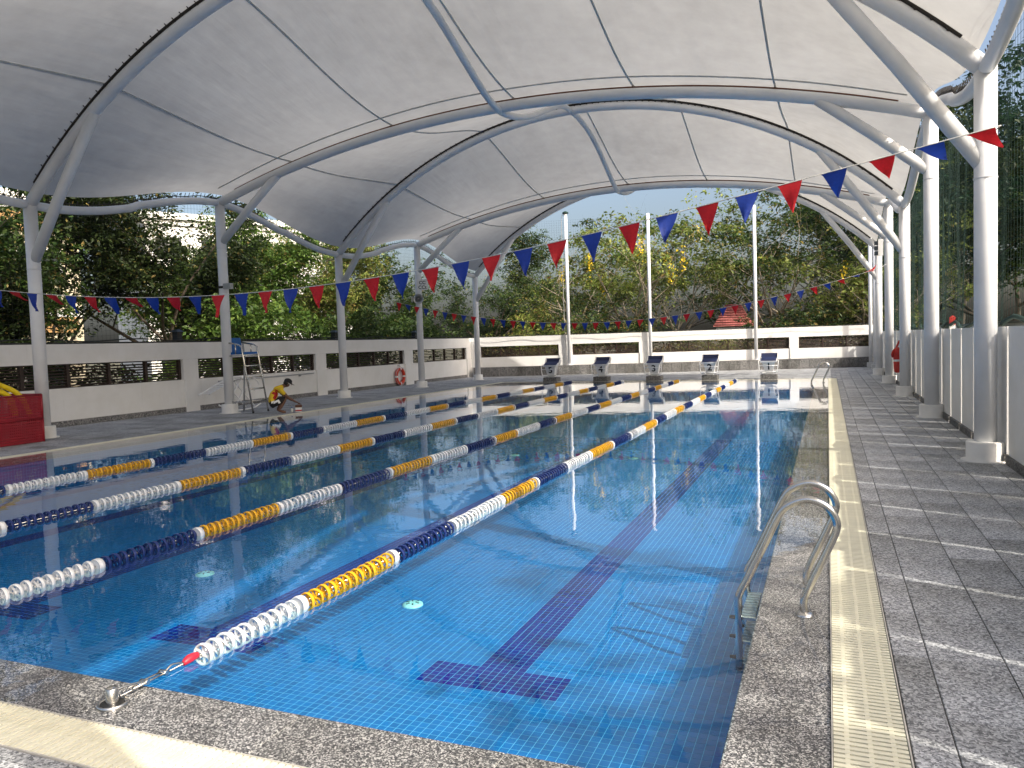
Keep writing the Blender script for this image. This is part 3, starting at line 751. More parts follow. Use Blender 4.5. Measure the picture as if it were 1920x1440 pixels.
# ================================================================== BUNTING
def bunting(name, Y, xs, zs, xa, xb, sp, first, label, seed, tie=None, fh=.28, fwid=.215):
    rg = random.Random(seed); zf = lambda x: float(np.interp(x, xs, zs))
    P = np.polyfit(xs, zs, 4); zf = lambda x: float(np.polyval(P, x))
    t = thing(name, ((xa + xb) / 2, Y, zf((xa + xb) / 2)), label, 'bunting', 'lines of triangular flags strung across the pool')
    n = 90; path = [(xa + (xb - xa) * i / n, Y, zf(xa + (xb - xa) * i / n)) for i in range(n + 1)]
    if tie: path.append(tie)
    part('cord_line', MB().tube(path, .005, 5), 'cord', t)
    i = 0; x = first
    while x > xa + .2:
        red = i % 2 == 0
        wind = max(0, (x + 0.6) / 2.0) if seed == 1 else max(0, (x + 1.2) / 2)         # breeze lifts the flags on the right
        if seed == 1 and x < -7.4: wind = .35 + rg.uniform(0, .25)
        swing = rg.uniform(-.25, .35) + wind * 1.1; skew = rg.uniform(-.12, .12) + .75 * min(wind, 1) * (1 if x > -4 else -.6)
        vs = []; NR = 6; ph = rg.uniform(0, 6); tw = rg.uniform(-.7, .7); sz_ = rg.uniform(.93, 1.05)
        for r_ in range(NR + 1):
            f = r_ / NR; hw_ = fwid / 2 * (1 - f) + .002
            for c_ in (-1, -.5, 0, .5, 1):
                dx = c_ * hw_ * math.cos(tw * f) + skew * fh * f; ds = -fh * f * sz_
                bend = swing * (1 + .5 * f * wind); wob = .028 * f * math.sin(5 * f + ph + c_ * 2.4) + c_ * hw_ * math.sin(tw * f) + .02 * c_ * c_ * math.sin(ph) * (1 - f) * f
                vs.append((x + dx, Y + math.sin(bend) * -ds + wob, zf(x + c_ * hw_ * (1 - f)) + ds * math.cos(bend) if f == 0 else zf(x) + ds * math.cos(bend)))
        fs = [(r_ * 5 + c_, r_ * 5 + c_ + 1, (r_ + 1) * 5 + c_ + 1, (r_ + 1) * 5 + c_) for r_ in range(NR) for c_ in range(4)]
        m = MB(); m.sm = True; m.add(vs, fs); part('flag', m, 'flag_red' if red else 'flag_blue', t)
        i += 1; x -= sp * rg.uniform(.97, 1.03)
bunting('flag_bunting', 5.0, [1.25, .05, -.93, -2.36, -4.15, -5.82, -7.47, -9.15, -11.06, -13.9], [3.18, 3.0, 2.79, 2.58, 2.38, 2.27, 2.25, 2.34, 2.53, 2.95], -13.9, 1.35, .376, 1.2,
        'line of large red and blue triangular flags across the near part of the pool', 1, (1.62, 7.6, 3.62))
bunting('flag_bunting', 20.0, [.97, .12, -.69, -2.09, -3.57, -5.12, -7.44, -9.2, -10.68, -13.22], [3.08, 2.95, 2.71, 2.42, 2.23, 2.10, 2.13, 2.23, 2.44, 3.0], -13.6, 1.3, .34, 1.0,
        'line of small red and blue triangular flags across the far part of the pool', 2, (1.62, 22.6, 3.5), .25, .2)

# ================================================================== DECK THINGS
# lifeguard chair facing the pool
t = thing('lifeguard_chair', (-13.6, 12.95, 0), 'tall steel lifeguard chair with blue seat beside the left columns', 'chair')
for yy in (-.28, .28):
    part('front_rail', MB().tube([(.36, yy, .0), (.12, yy, 1.46), (.09, yy, 1.66), (-.02, yy, 1.72), (-.42, yy, 1.78)], .021, 8), 'stainless', t, False)
    part('foot_cap', MB().cyl((.36, yy, 0), .026, -.002, .04, 10), 'black_rubber', t, False)
    part('rear_leg', MB().tube([(-.42, yy, 0), (-.32, yy, 1.48), (-.36, yy, 1.76)], .021, 8), 'grey_metal', t, False)
    part('arm_post', MB().tube([(-.1, yy, 1.48), (-.1, yy, 1.72)], .016, 8), 'stainless', t, False)
    part('side_bar', MB().tube([(.32, yy, .28), (-.41, yy, .28)], .016, 8).tube([(.12, yy, 1.44), (-.33, yy, 1.44)], .018, 8), 'grey_metal', t, False)
for z in (.30, .60, .90, 1.18, 1.44):
    xx = .36 - .24 * z / 1.46; part('rung', MB().tube([(xx, -.28, z), (xx, .28, z)], .019, 8), 'stainless', t, False)
part('seat', MB().cbox(-.34, .12, -.25, .25, 1.47, 1.53, .015), 'seat_blue', t, False)
part('backrest', MB().obox((-.40, 0, 1.70), (.03, 0, .004), (0, .25, 0), (-.035, 0, .19)), 'seat_blue', t, False)
# white lounger frame leaning behind the chair
t = thing('lounger_frame', (-14.6, 13.6, 0), 'white tubular lounger frame folded against the wall behind the lifeguard chair', 'lounger')
for yy in (-.05, .30):
    part('side_tube', MB().tube(catmull([(-.35, yy - .9, .45), (-.25, yy - .3, .72), (-.2, yy + .2, .86), (-.15, yy + .6, .8), (-.1, yy + .75, .6), (-.12, yy + .55, .45)], 5), .022, 7), 'white_plastic', t, False)
    part('leg', MB().tube([(-.2, yy - .1, .72), (.05, yy + .35, .05)], .02, 7).tube([(-.2, yy + .5, .8), (.1, yy - .5, .04)], .02, 7), 'white_plastic', t, False)
for q in range(6):
    f = q / 5; part('slat', MB().obox((-.33 + .1 * f, -.72 + .6 * f, .49 + .24 * f), (.16, .03, .0), (0, .035, .014), (.0, -.002, .006)), 'white_plastic', t, False)
part('base_tube', MB().tube(catmull([(.25, -.9, .2), (.3, -.5, .03), (.35, .2, .03), (.3, .6, .12)], 5), .02, 7), 'white_plastic', t, False)
# telescopic pole on the wall
t = thing('cleaning_pole', (WX + .06, 16.5, .74), 'long pale cleaning pole hung along the wall above the crouching man', 'pole')
part('shaft', MB().tube([(0, -2.4, 0), (0, 1.9, .02)], .017, 8), 'grey_metal', t, False)
for yy in (-1.8, 1.2): part('bracket', MB().box(-.06, .02, yy - .02, yy + .02, -.04, -.018), 'lamp_dark', t, False)
# lifebuoy
t = thing('lifebuoy', (WX + .10, 23.85, .37), 'orange ring lifebuoy with white bands hung on the left wall', 'lifebuoy')
def ring_part(name, a0, a1, mat, r=.062, Rr=.29):
    pts = [(.0, Rr * math.cos(a0 + (a1 - a0) * q / 12), Rr * math.sin(a0 + (a1 - a0) * q / 12)) for q in range(13)]
    part(name, MB().tube(pts, r, 12), mat, t, False)
for q in range(4):
    a = math.pi / 4 * 0 + q * math.pi / 2
    ring_part('ring_quarter', a + .11, a + math.pi / 2 - .11, 'orange_buoy'); ring_part('band', a - .11, a + .11, 'white_plastic', .064)
part('grab_line', MB().tube([(.03, .36 * math.cos(2 * math.pi * q / 40) * (1 + .05 * math.cos(8 * math.pi * q / 40)), .36 * math.sin(2 * math.pi * q / 40)) for q in range(40)], .008, 5, closed=True), 'cord', t, False)
part('hook', MB().tube([(-.09, 0, .42), (.0, 0, .42), (.02, 0, .36)], .012, 6), 'grey_metal', t, False)
# rescue tube on the fence
t = thing('rescue_tube', (1.70, 20.2, .42), 'red rescue tube with white band hanging on the right fence', 'rescue tube')
part('float', MB().tube(catmull([(0, 0, 0), (.0, 0, .08), (-.01, .02, .35), (0, .01, .6), (.0, 0, .68)], 5), [.03, .05, .065, .075, .08, .08, .085, .085, .085, .085, .085, .085, .085, .08, .08, .08, .075, .07, .06, .05, .03], 12), 'buoy_red', t, False)
part('band', MB().lathe([(.088, .30), (.09, .31), (.09, .345), (.088, .355)], 14, (-.008, .016, 0)), 'white_plastic', t, False)
part('strap', MB().tube(catmull([(0, 0, .68), (-.08, -.02, .6), (-.12, 0, .5), (-.1, .04, .42), (-.06, .02, .55), (0, 0, .72), (.06, 0, .86)], 5), .026, 7), 'buoy_red', t, False)
part('hook', MB().tube([(.0, 0, .70), (.05, 0, .86), (.14, 0, .88)], .008, 5), 'grey_metal', t, False)
# red baskets with foam noodles
def basket(z0, z1, lb, taper):
    t = thing('basket', (-13.85, 6.62, z0), lb, 'basket', 'stacked red baskets')
    H = z1 - z0; x0, x1, y0, y1 = -.45, .45, -.95, .62; tp = taper
    part('floor', MB().box(x0 + tp, x1 - tp, y0 + tp, y1 - tp, .0, .02), 'basket_red', t, False)
    def wall(ax, ay, bx, by):
        L = math.hypot(bx - ax, by - ay); n = int(L / .036); m = MB(); d = Vector((bx - ax, by - ay, 0)).normalized(); nn = Vector((d.y, -d.x, 0)) * .004
        for q in range(n):
            c = Vector((ax, ay, 0)) + d * (q + .5) * L / n; m.obox(c + Vector((0, 0, H / 2)), d * .010, nn, (0, 0, H / 2 - .005))
        for z in np.arange(.03, H - .04, .05): m.obox(Vector(((ax + bx) / 2, (ay + by) / 2, float(z))), d * L / 2, nn * .8, (0, 0, .014))
        part('lattice_wall', m, 'basket_red', t, False)
    wall(x1, y0, x1, y1); wall(x1, y1, x0, y1); wall(x0, y1, x0, y0); wall(x0, y0, x1, y0)
    for xx, yy in ((x1, y1), (x1, y0), (x0, y1), (x0, y0)): part('corner_post', MB().tube([(xx, yy, 0), (xx, yy, H)], .02, 8), 'basket_red', t, False)
    part('rim', MB().tube([(x0, y0, H), (x1, y0, H), (x1, y1, H), (x0, y1, H)], .018, 6, closed=True), 'basket_red', t, False)
    return t
basket(0.0, .43, 'dark red plastic basket at the bottom of the stack on the left deck', .02)
basket(.44, .87, 'red mesh basket full of foam noodles on top of the other basket', .02)
for i, (pts, mt, lb) in enumerate((
    ([(-13.55, 7.12, .5), (-13.6, 6.98, .86), (-13.68, 6.72, 1.06), (-13.72, 6.3, 1.2), (-13.75, 5.8, 1.22)], 'yellow_foam', 'topmost yellow foam noodle curving out of the red basket'),
    ([(-13.65, 6.92, .5), (-13.66, 6.82, .86), (-13.7, 6.55, .98), (-13.72, 6.2, 1.06), (-13.75, 5.8, 1.08)], 'yellow_foam', 'lower yellow foam noodle curving out of the red basket'),
    ([(-13.75, 6.98, .5), (-13.8, 6.85, .9), (-13.88, 6.55, 1.05), (-13.95, 6.1, 1.15), (-14.0, 5.75, 1.15)], 'yellow_foam', 'yellow foam noodle behind the others at the back of the red basket'),
    ([(-13.55, 6.62, .5), (-13.55, 6.5, .86), (-13.56, 6.38, .90), (-13.58, 6.1, .95), (-13.6, 5.8, .97)], 'teal_foam', 'teal foam noodle low at the front of the red basket'))):
    tag(part('foam_noodle', MB().tube(catmull(pts, 6), .045, 12), mt), lb, 'foam noodle', 'foam noodles in the red basket')

# loudspeaker, sign, junction box, lamps
t = thing('horn_speaker', (-13.84, 22.38, 3.26), 'grey horn loudspeaker mounted on a left canopy column', 'loudspeaker', None, R(32))
part('horn', MB().lathe([(.04, .25), (.05, .18), (.08, .1), (.13, .04), (.185, .0), (.19, -.008), (.18, -.008), (.12, .045), (.07, .11), (.045, .18)], 24, axis='Y'), 'grey_metal', t, False)
part('throat', MB().lathe([(1e-3, .02), (.03, .03), (.045, .07), (.04, .16)], 16, axis='Y'), 'kerb_grey', t, False)
part('driver', MB().lathe([(1e-3, .40), (.06, .39), (.065, .30), (.05, .24)], 16, axis='Y'), 'grey_metal', t, False)
part('bracket', MB().box(-.25, -.03, .16, .2, -.05, -.02).box(-.25, -.2, .1, .25, -.1, .1), 'grey_metal', t, False)
t = thing('wall_sign', (-13.72, 22.5, 3.78), 'small white sign with black letters above the loudspeaker', 'sign', None, R(28))
part('plate', MB().cbox(-.2, .2, 0, .008, -.2, .2, .003), 'white_plastic', t, False)
for tx, zz in (('CC', .07), ('CCt', -.10)):
    o = link('lettering', text_mesh('lettering', tx, .17, 'black_paint', .001), t, (.0, -.003, zz)); o.rotation_euler = (math.pi / 2, 0, 0)
t = thing('wifi_box', (-13.86, 12.58, 3.18), 'small grey wireless box with aerial on the column above the lifeguard chair', 'box')
part('case', MB().cbox(.0, .22, -.06, .06, -.08, .06, .01), 'grey_metal', t, False)
part('aerial', MB().tube([(.12, 0, .06), (.115, 0, .24)], .012, 6), 'white_plastic', t, False)
part('clamp', MB().lathe([(.123, -.03), (.126, -.02), (.126, .02), (.123, .03)], 16, (-.14, .12, -.02)), 'black_rubber', t, False)
t = thing('flood_light', (1.55, 24.2, 4.1), 'white twin flood light mounted under the far right eave', 'flood light', None, R(0))
part('body', MB().cbox(-.07, .07, -.10, .02, -.22, .28, .01), 'white_plastic', t, False)
for z in (.18, .02, -.14): part('lamp', MB().cbox(-.18, -.07, -.08, .02, z - .06, z + .06, .01), 'lamp_dark', t, False)
part('arm', MB().tube([(.0, -.04, .25), (.0, -.04, .5), (.12, -.04, .5)], .015, 6), 'grey_metal', t, False)
for i, (yy, lb) in enumerate(((14.1, 'dark glass lantern on top of the left wall near the lifeguard chair'), (19.9, 'dark glass lantern on the left wall between second and third opening'), (25.5, 'dark glass lantern on the left wall behind the loudspeaker'))):
    t = thing('wall_lantern', (WX - .12, yy - 1.2 if i == 0 else yy, 1.87), lb, 'lantern', 'lanterns along the left wall')
    part('lamp_base', MB().box(-.1, .1, -.1, .1, 0, .04), 'lamp_dark', t, False)
    part('glass', MB().box(-.085, .085, -.085, .085, .04, .24), 'window_dark', t, False)
    part('roof', MB().add([(-.13, -.13, .24), (.13, -.13, .24), (.13, .13, .24), (-.13, .13, .24), (-.05, -.05, .31), (.05, -.05, .31), (.05, .05, .31), (-.05, .05, .31)], [(0, 3, 2, 1), (4, 5, 6, 7), (0, 1, 5, 4), (1, 2, 6, 5), (2, 3, 7, 6), (3, 0, 4, 7)]), 'lamp_dark', t, False)
t = thing('alarm_box', (2.05, 13.2, 1.56), 'small red alarm box standing on top of the right fence', 'alarm box')
part('case', MB().cbox(-.03, .06, -.05, .05, .05, .19, .01), 'buoy_red', t, False)
part('foot', MB().box(-.03, .06, -.03, .03, -.02, .06), 'white_plastic', t, False)
part('sounder', MB().tube([(.015, 0, .19), (.015, 0, .21)], .022, 10), 'buoy_red', t, False)

# ================================================================== PERSON (crouching)
PB = thing('person', (-12.55, 12.72, 0), 'crouching person in yellow and red shirt, dark shorts and black cap at the pool edge', 'person', None, math.atan2(.75, .66))
S = .90
def person():
    J = {}; E = []
    def j(n, p, r, parent=None): J[n] = (p, r); (E.append((parent, n)) if parent else None)
    j('pelvis', (-.17, 0, .26), .125); j('spine', (-.13, 0, .42), .125, 'pelvis'); j('chest', (.0, 0, .60), .135, 'spine'); j('upper', (.10, 0, .69), .105, 'chest'); j('neck', (.19, 0, .735), .052, 'upper')
    j('head0', (.235, 0, .75), .06, 'neck'); j('head1', (.30, 0, .775), .088, 'head0'); j('head2', (.345, 0, .80), .08, 'head1')
    for s in (-1, 1):
        q = 'L' if s > 0 else 'R'
        j('hip' + q, (-.12, s * .10, .24), .095, 'pelvis'); j('thigh' + q, (.06, s * .14, .33), .085, 'hip' + q); j('knee' + q, (.24, s * .15, .43), .06, 'thigh' + q)
        j('calf' + q, (.13, s * .13, .25), .055, 'knee' + q); j('ankle' + q, (.03, s * .12, .085), .036, 'calf' + q); j('foot' + q, (.12, s * .125, .04), .038, 'ankle' + q); j('toe' + q, (.22, s * .13, .025), .028, 'foot' + q)
        j('sh' + q, (.09, s * .17, .64), .068, 'upper'); j('sleeve' + q, (.16, s * .19, .55), .06, 'sh' + q); j('elbow' + q, (.27, s * .175, .43), .04, 'sleeve' + q); j('fore' + q, (.39, s * .12, .35), .037, 'elbow' + q); j('wrist' + q, (.49, s * .07, .29), .026, 'fore' + q); j('palm' + q, (.54, s * .05, .265), .027, 'wrist' + q)
        for k_, (dx, dy, L) in enumerate(((.4, -1.1, .06), (1, -.35, .085), (1.05, 0, .09), (1, .3, .085), (.9, .6, .07))):
            if k_ == 0: a = (.515, s * (.05 - .02), .275)
            b0 = (.56 + .0 * k_, s * (.05 + dy * .03), .255); b1 = (.56 + dx * L * .5, s * (.05 + dy * .034), .238); b2 = (.56 + dx * L * .75, s * (.05 + dy * .030), .20)
            j('f%d0' % k_ + q, b0, .010, 'palm' + q); j('f%d1' % k_ + q, b1, .009, 'f%d0' % k_ + q); j('f%d2' % k_ + q, b2, .008, 'f%d1' % k_ + q)
    names = list(J); idx = {n: i for i, n in enumerate(names)}
    me = bpy.data.meshes.new('body'); me.from_pydata([tuple(c * S for c in J[n][0]) for n in names], [(idx[a], idx[b_]) for a, b_ in E], [])
    o = bpy.data.objects.new('body_tmp', me); col.objects.link(o)
    mod = o.modifiers.new('Skin', 'SKIN'); mod.use_smooth_shade = True
    if not me.skin_vertices: bpy.context.view_layer.update()
    for i, n in enumerate(names):
        v = me.skin_vertices[0].data[i]; v.radius = (J[n][1] * S, J[n][1] * S); v.use_root = (n == 'pelvis')
    sub = o.modifiers.new('Sub', 'SUBSURF'); sub.levels = 1; sub.render_levels = 1
    dg = bpy.context.evaluated_depsgraph_get(); em = bpy.data.meshes.new_from_object(o.evaluated_get(dg)); bpy.data.objects.remove(o)
    em.materials.clear()
    for m in ('skin_tone', 'shirt_yellow', 'shirt_red', 'cloth_black', 'white_plastic'): em.materials.append(MAT[m])
    def near(p):
        best = None
        for a, b_ in E:
            A = Vector(J[a][0]) * S; B = Vector(J[b_][0]) * S; ab = B - A; t_ = max(0, min(1, (p - A).dot(ab) / ab.length_squared)); d = (p - (A + ab * t_)).length - (J[a][1] * (1 - t_) + J[b_][1] * t_) * S
            if best is None or d < best[0]: best = (d, a, b_, t_)
        return best
    for f in em.polygons:
        p = Vector(f.center); _, a, b_, t_ = near(p); key = b_.rstrip('LR'); mi = 0
        if b_ in ('spine', 'chest', 'upper') or key == 'sh': mi = 1
        if b_ in ('spine', 'chest') and abs(f.normal.y) > .55 and p.x > -.09 * S: mi = 2
        if key == 'sleeve': mi = 1
        if key == 'elbow' and t_ < .12: mi = 1
        if key in ('hip', 'thigh') or (key == 'knee' and t_ < .75): mi = 3
        if key == 'thigh' and abs(f.normal.y) > .8 and p.z > .3 * S: mi = 4
        if b_ == 'spine' and t_ < .12: mi = 3
        f.material_index = mi; f.use_smooth = True
    b = link('body', em, PB)
    # cap, brim, hair, face parts
    hc = Vector((.33, 0, .80)) * S
    cap = MB(); cap.lathe([(.098, -.005), (.099, .03), (.088, .065), (.055, .09), (.02, .1), (1e-3, .101)], 18); cap.lathe([(.096, -.005), (.094, .02)], 18)
    o = part('cap', cap, 'cloth_black', PB, False); o.location = hc + Vector((-.005, 0, .025)); o.rotation_euler = (0, R(22), 0); o.scale = (1, .9, 1)
    br = MB(); vs = []; n = 12
    for k_ in range(n + 1):
        t_ = -1.15 + 2.3 * k_ / n; c_, s_ = math.cos(t_), math.sin(t_)
        for rr, zz in ((.085, 0), (.165 if abs(t_) < .9 else .14, -.012)): vs += [(rr * c_ if rr < .1 else .02 + rr * c_ * .95, rr * s_ * (.9 if rr < .1 else .55), zz), (rr * c_ if rr < .1 else .02 + rr * c_ * .95, rr * s_ * (.9 if rr < .1 else .55), zz - .006)]
    fs = []
    for k_ in range(n): a = k_ * 4; c_ = a + 4; fs += [(a, a + 2, c_ + 2, c_), (a + 1, c_ + 1, c_ + 3, a + 3), (a + 2, a + 3, c_ + 3, c_ + 2)]
    br.add(vs, fs); o2 = link('brim', br.mesh('brim', 'cloth_black'), o, (0, 0, .0))
    hr = MB(); hr.lathe([(1e-3, -.07), (.06, -.065), (.09, -.03), (.095, .01)], 16); o = part('hair', hr, 'hair_black', PB, False); o.location = hc + Vector((-.03, 0, .005)); o.rotation_euler = (0, R(40), 0); o.scale = (.9, .9, 1)
    o = part('nose', MB().lathe([(1e-3, .03), (.012, .005), (.014, -.012), (1e-3, -.02)], 8), 'skin_tone', PB, False); o.location = Vector((.425, 0, .775)) * S; o.rotation_euler = (0, R(30), 0)
    for s in (-1, 1):
        o = part('ear', MB().lathe([(1e-3, -.012), (.02, -.008), (.022, .0), (.012, .01)], 10, axis='Y'), 'skin_tone', PB, False); o.location = Vector((.31, s * .092, .765)) * S
        o = part('eye', MB().lathe([(1e-3, .004), (.008, .002), (.009, -.004)], 8, axis='X'), 'hair_black', PB, False); o.location = Vector((.415, s * .03, .805)) * S
    o = part('mouth', MB().box(-.003, .004, -.022, .022, -.004, .004), 'shirt_red', PB, False); o.location = Vector((.412, 0, .735)) * S
person()
hp = Vector((-12.55, 12.72, 0)) + Matrix.Rotation(math.atan2(.75, .66), 3, 'Z') @ Vector((.56, 0, 0)) * S
t = thing('pool_box', (hp.x + .01, hp.y + .02, 0), 'small brown and white box in front of the crouching person', 'box', None, .5)
part('carton', MB().cbox(-.07, .07, -.06, .06, 0, .11, .004), 'white_plastic', t, False)
part('label_band', MB().box(-.072, .072, -.062, .062, .02, .05), 'shirt_red', t, False)
part('lid', MB().cbox(-.076, .076, -.066, .066, .111, .17, .004), 'card_brown', t, False)
t = thing('spray_bottle', (hp.x - .12, hp.y - .08, 0), 'small pale bottle on the deck beside the brown and white box', 'bottle')
part('bottle_body', MB().lathe([(1e-3, 0), (.028, 0), (.03, .06), (.02, .09), (.011, .1)], 12), 'white_plastic', t, False)
part('bottle_cap', MB().lathe([(.012, .1), (.013, .125), (1e-3, .126)], 10), 'seat_blue', t, False)

# ================================================================== NETS
def net(name, P0, P1, z0, z1, nz_fn, cell, r, mat, label, wave, seed):
    """square mesh net hung between two points; strands as thin three-sided prisms"""
    rg = np.random.RandomState(seed); P0 = np.array(P0, float); P1 = np.array(P1, float); L = np.linalg.norm(P1 - P0); u = (P1 - P0) / L; nn = np.array([-u[1], u[0]])
    nu, nz = int(L / cell), int((z1 - z0) / cell); a = np.arange(nu + 1) * cell; zz = np.linspace(0, 1, nz + 1)
    A, Z = np.meshgrid(a, zz, indexing='ij')
    ph = rg.uniform(0, 6, 3); off = wave * (np.sin(A * 2.1 + ph[0]) * (1 - Z) + .5 * np.sin(A * 6.3 + ph[1] + Z * 2) * .6)
    top = np.array([nz_fn(t_) for t_ in a])[:, None]; bot = z0 - .10 * np.abs(np.sin((A - .2) * math.pi / 2.5)) * (wave > .03)
    zc = bot + (top - bot) * Z - .05 * np.sin(A * math.pi / 2.5) ** 2 * (1 - Z)
    X = P0[0] + u[0] * A + nn[0] * off; Y = P0[1] + u[1] * A + nn[1] * off; G = np.stack([X, Y, zc], -1)
    e = []
    e.append(np.stack([G[:-1, :], G[1:, :]], 2).reshape(-1, 2, 3)); e.append(np.stack([G[:, :-1], G[:, 1:]], 2).reshape(-1, 2, 3)); E = np.concatenate(e)
    d = E[:, 1] - E[:, 0]; d /= np.linalg.norm(d, axis=1, keepdims=True) + 1e-9
    n3 = np.array([nn[0], nn[1], 0.]); s_ = np.cross(d, n3); s_ /= np.linalg.norm(s_, axis=1, keepdims=True) + 1e-9
    o3 = [s_ * r, (-.5 * s_ + .866 * n3) * r, (-.5 * s_ - .866 * n3) * r]
    Q = []
    for k_ in range(3):
        p, q = o3[k_], o3[(k_ + 1) % 3]; Q.append(np.stack([E[:, 0] + p, E[:, 0] + q, E[:, 1] + q, E[:, 1] + p], 1))
    me = quads('mesh_net', np.concatenate(Q), mat)
    t = thing(name, (float(P0[0]), float(P0[1]), 0), label, 'net')
    o = link('mesh_net', me, t); me.transform(Matrix.Translation((-P0[0], -P0[1], 0)))
    hem = [(float(X[i, 0] - P0[0]), float(Y[i, 0] - P0[1]), float(zc[i, 0])) for i in range(0, nu + 1, 2)]
    part('hem_cord', MB().tube(hem, .03 if wave > .03 else .014, 6), mat, t, False)
def eave_z(off): return lambda a: 4.45 + .4 - .4 * math.cos(math.pi * (a + off) / 5.0)
net('safety_net', (2.02, 2.7), (2.02, 35), 1.66, 4.9, lambda a: 4.5 + .4 * abs(math.sin(math.pi * a / 10)) + (1.0 if a > 26 else .35), .10, .0023, 'net_green', 'dark green safety net hanging behind the right columns', .045, 1)
net('safety_net', (2.12, 13.0), (2.12, 30), 1.72, 4.9, lambda a: 4.9, .10, .0028, 'net_green', 'second layer of green netting gathered behind the far right columns', .08, 4)
net('safety_net', (-14.25, 2.7), (-14.25, 27.7), 1.9, 4.5, lambda a: 4.4 + .4 - .4 * math.cos(math.pi * (a + 5) / 5.0), .10, .0022, 'net_black', 'fine black net hanging behind the left columns', .02, 2)
f0, f1 = fpt(.2, .2, 0), fpt(FL, .2, 0)
net('safety_net', (f0.x, f0.y), (f1.x, f1.y), 1.9, 7.2, lambda a: 7.1, .11, .0016, 'net_black', 'fine net strung between the posts above the far wall', .02, 3)

# ================================================================== TREES
def tree(name, loc, label, H, spread, n_leaf, leaf, leafmat_, barkmat, seed, trunk_r=.16, fork=.35, flat=.7, sig=.42, group='trees beyond the walls', blossoms=0, dry=0, low=.3, limbs=6, clump=.7):
    rg = random.Random(seed); npr = np.random.RandomState(seed); mb = MB(); tips = []
    def branch(p, d, L, r, lev):
        pts = [p.copy()]; n = 5 if lev < 2 else 4; q = p.copy(); dd = d.copy()
        for i in range(n):
            dd = (dd + Vector((rg.uniform(-1, 1), rg.uniform(-1, 1), rg.uniform(-.5, .7))) * (.22 if lev else .10)).normalized(); q = q + dd * (L / n); pts.append(q.copy())
        rs = [r * (1 - .62 * i / n) for i in range(n + 1)]; mb.tube(pts, rs, 7 if lev == 0 else (6 if lev == 1 else 4), cap=False)
        if lev >= 2:
            tips.extend((pts[i], .8 if i < n else 1.2) for i in range(2, n + 1))
        if lev == 3: return
        kids = limbs if lev == 0 else rg.randint(3, 4)
        for k_ in range(kids):
            f = 1.0 if k_ == 0 else rg.uniform(.45 if lev else .6, 1.0); i = min(n, max(1, round(f * n))); b = pts[i]
            if lev == 0:
                az = 2 * math.pi * (k_ + rg.uniform(-.3, .3)) / kids; up = rg.uniform(.35, 1.1) if k_ else 2.0
                nd = Vector((math.cos(az), math.sin(az), up)).normalized(); LL = (H * (1 - fork)) * (.62 if k_ else .7) * rg.uniform(.8, 1.1) * (1 if up > .8 else spread)
            else:
                az = rg.uniform(0, 2 * math.pi); nd = (dd * 1.0 + Vector((math.cos(az), math.sin(az), rg.uniform(-.3, .6))) * .85).normalized(); LL = L * rg.uniform(.5, .72)
            branch(b, nd, LL, rs[i] * (.72 if lev == 0 else .62), lev + 1)
    branch(Vector((0, 0, 0)), Vector((rg.uniform(-.1, .1), rg.uniform(-.1, .1), 1)).normalized(), H * fork, trunk_r, 0)
    t = thing(name, loc, label, 'tree', group)
    part('trunk', mb, barkmat, t, False)
    T = np.array([tuple(a) for a, _ in tips]); W = np.array([b for _, b in tips]) * npr.gamma(clump, 1, len(tips)); W /= W.sum()
    def leaves(n, size, w_, sg, fl):
        # sprays: flattened clumps of leaves set round the twigs, each with its own tilt and size
        per = 26; K = max(8, n // per); ci = npr.choice(len(T), K, p=w_)
        C0 = T[ci] + npr.normal(0, 1, (K, 3)) * np.array([sg, sg, sg * fl])
        nz = np.stack([npr.normal(0, .28, K), npr.normal(0, .28, K), np.ones(K)], -1); nz /= np.linalg.norm(nz, axis=1, keepdims=True)
        ax = np.cross(nz, npr.normal(0, 1, (K, 3))); ax /= np.linalg.norm(ax, axis=1, keepdims=True) + 1e-9; ay = np.cross(nz, ax)
        rad = npr.uniform(.45, 1.25, K) * size * 2.6
        k_ = np.repeat(np.arange(K), per); m = len(k_); th = npr.uniform(0, 2 * math.pi, m); rr = np.sqrt(npr.uniform(0, 1, m))
        out = ax[k_] * (np.cos(th) * 1.35)[:, None] + ay[k_] * (np.sin(th) * .8)[:, None]
        C = C0[k_] + out * (rr * rad[k_])[:, None] + nz[k_] * (npr.normal(0, .22, m) * rad[k_] - .35 * rad[k_] * rr ** 2)[:, None]
        C[:, 2] = np.maximum(C[:, 2], low * H * .25)
        d = out + npr.normal(0, .45, (m, 3)) - np.array([0, 0, .35]); d /= np.linalg.norm(d, axis=1, keepdims=True) + 1e-9
        up = nz[k_] + npr.normal(0, .45, (m, 3)); s_ = np.cross(d, up); s_ /= np.linalg.norm(s_, axis=1, keepdims=True) + 1e-9
        sz = size * npr.uniform(.55, 1.35, (m, 1)); nrm = np.cross(s_, d)
        return np.stack([C - d * sz * .5, C + s_ * sz * .24 + nrm * sz * .07, C + d * sz * .5, C - s_ * sz * .24 + nrm * sz * .07], 1)
    V = leaves(n_leaf, leaf, W, sig, flat); fs_ = H / float(np.percentile(V[:, :, 2], 99)); t.scale = (fs_,) * 3
    Cw = V.mean(1) * fs_ + np.array(loc)
    fy = 30.6 + (Cw[:, 0] + 15.7) * .25                       # nothing grows through the walls or under the roof
    V = V[(Cw[:, 0] < -15.98) | (Cw[:, 1] > fy + .3) | (Cw[:, 0] > 2.3)]; n_leaf = len(V); mi = (npr.uniform(0, 1, n_leaf) < dry).astype(np.int32)
    link('crown', quads('crown', V, [leafmat_, 'leaf_dry'], mi), t)
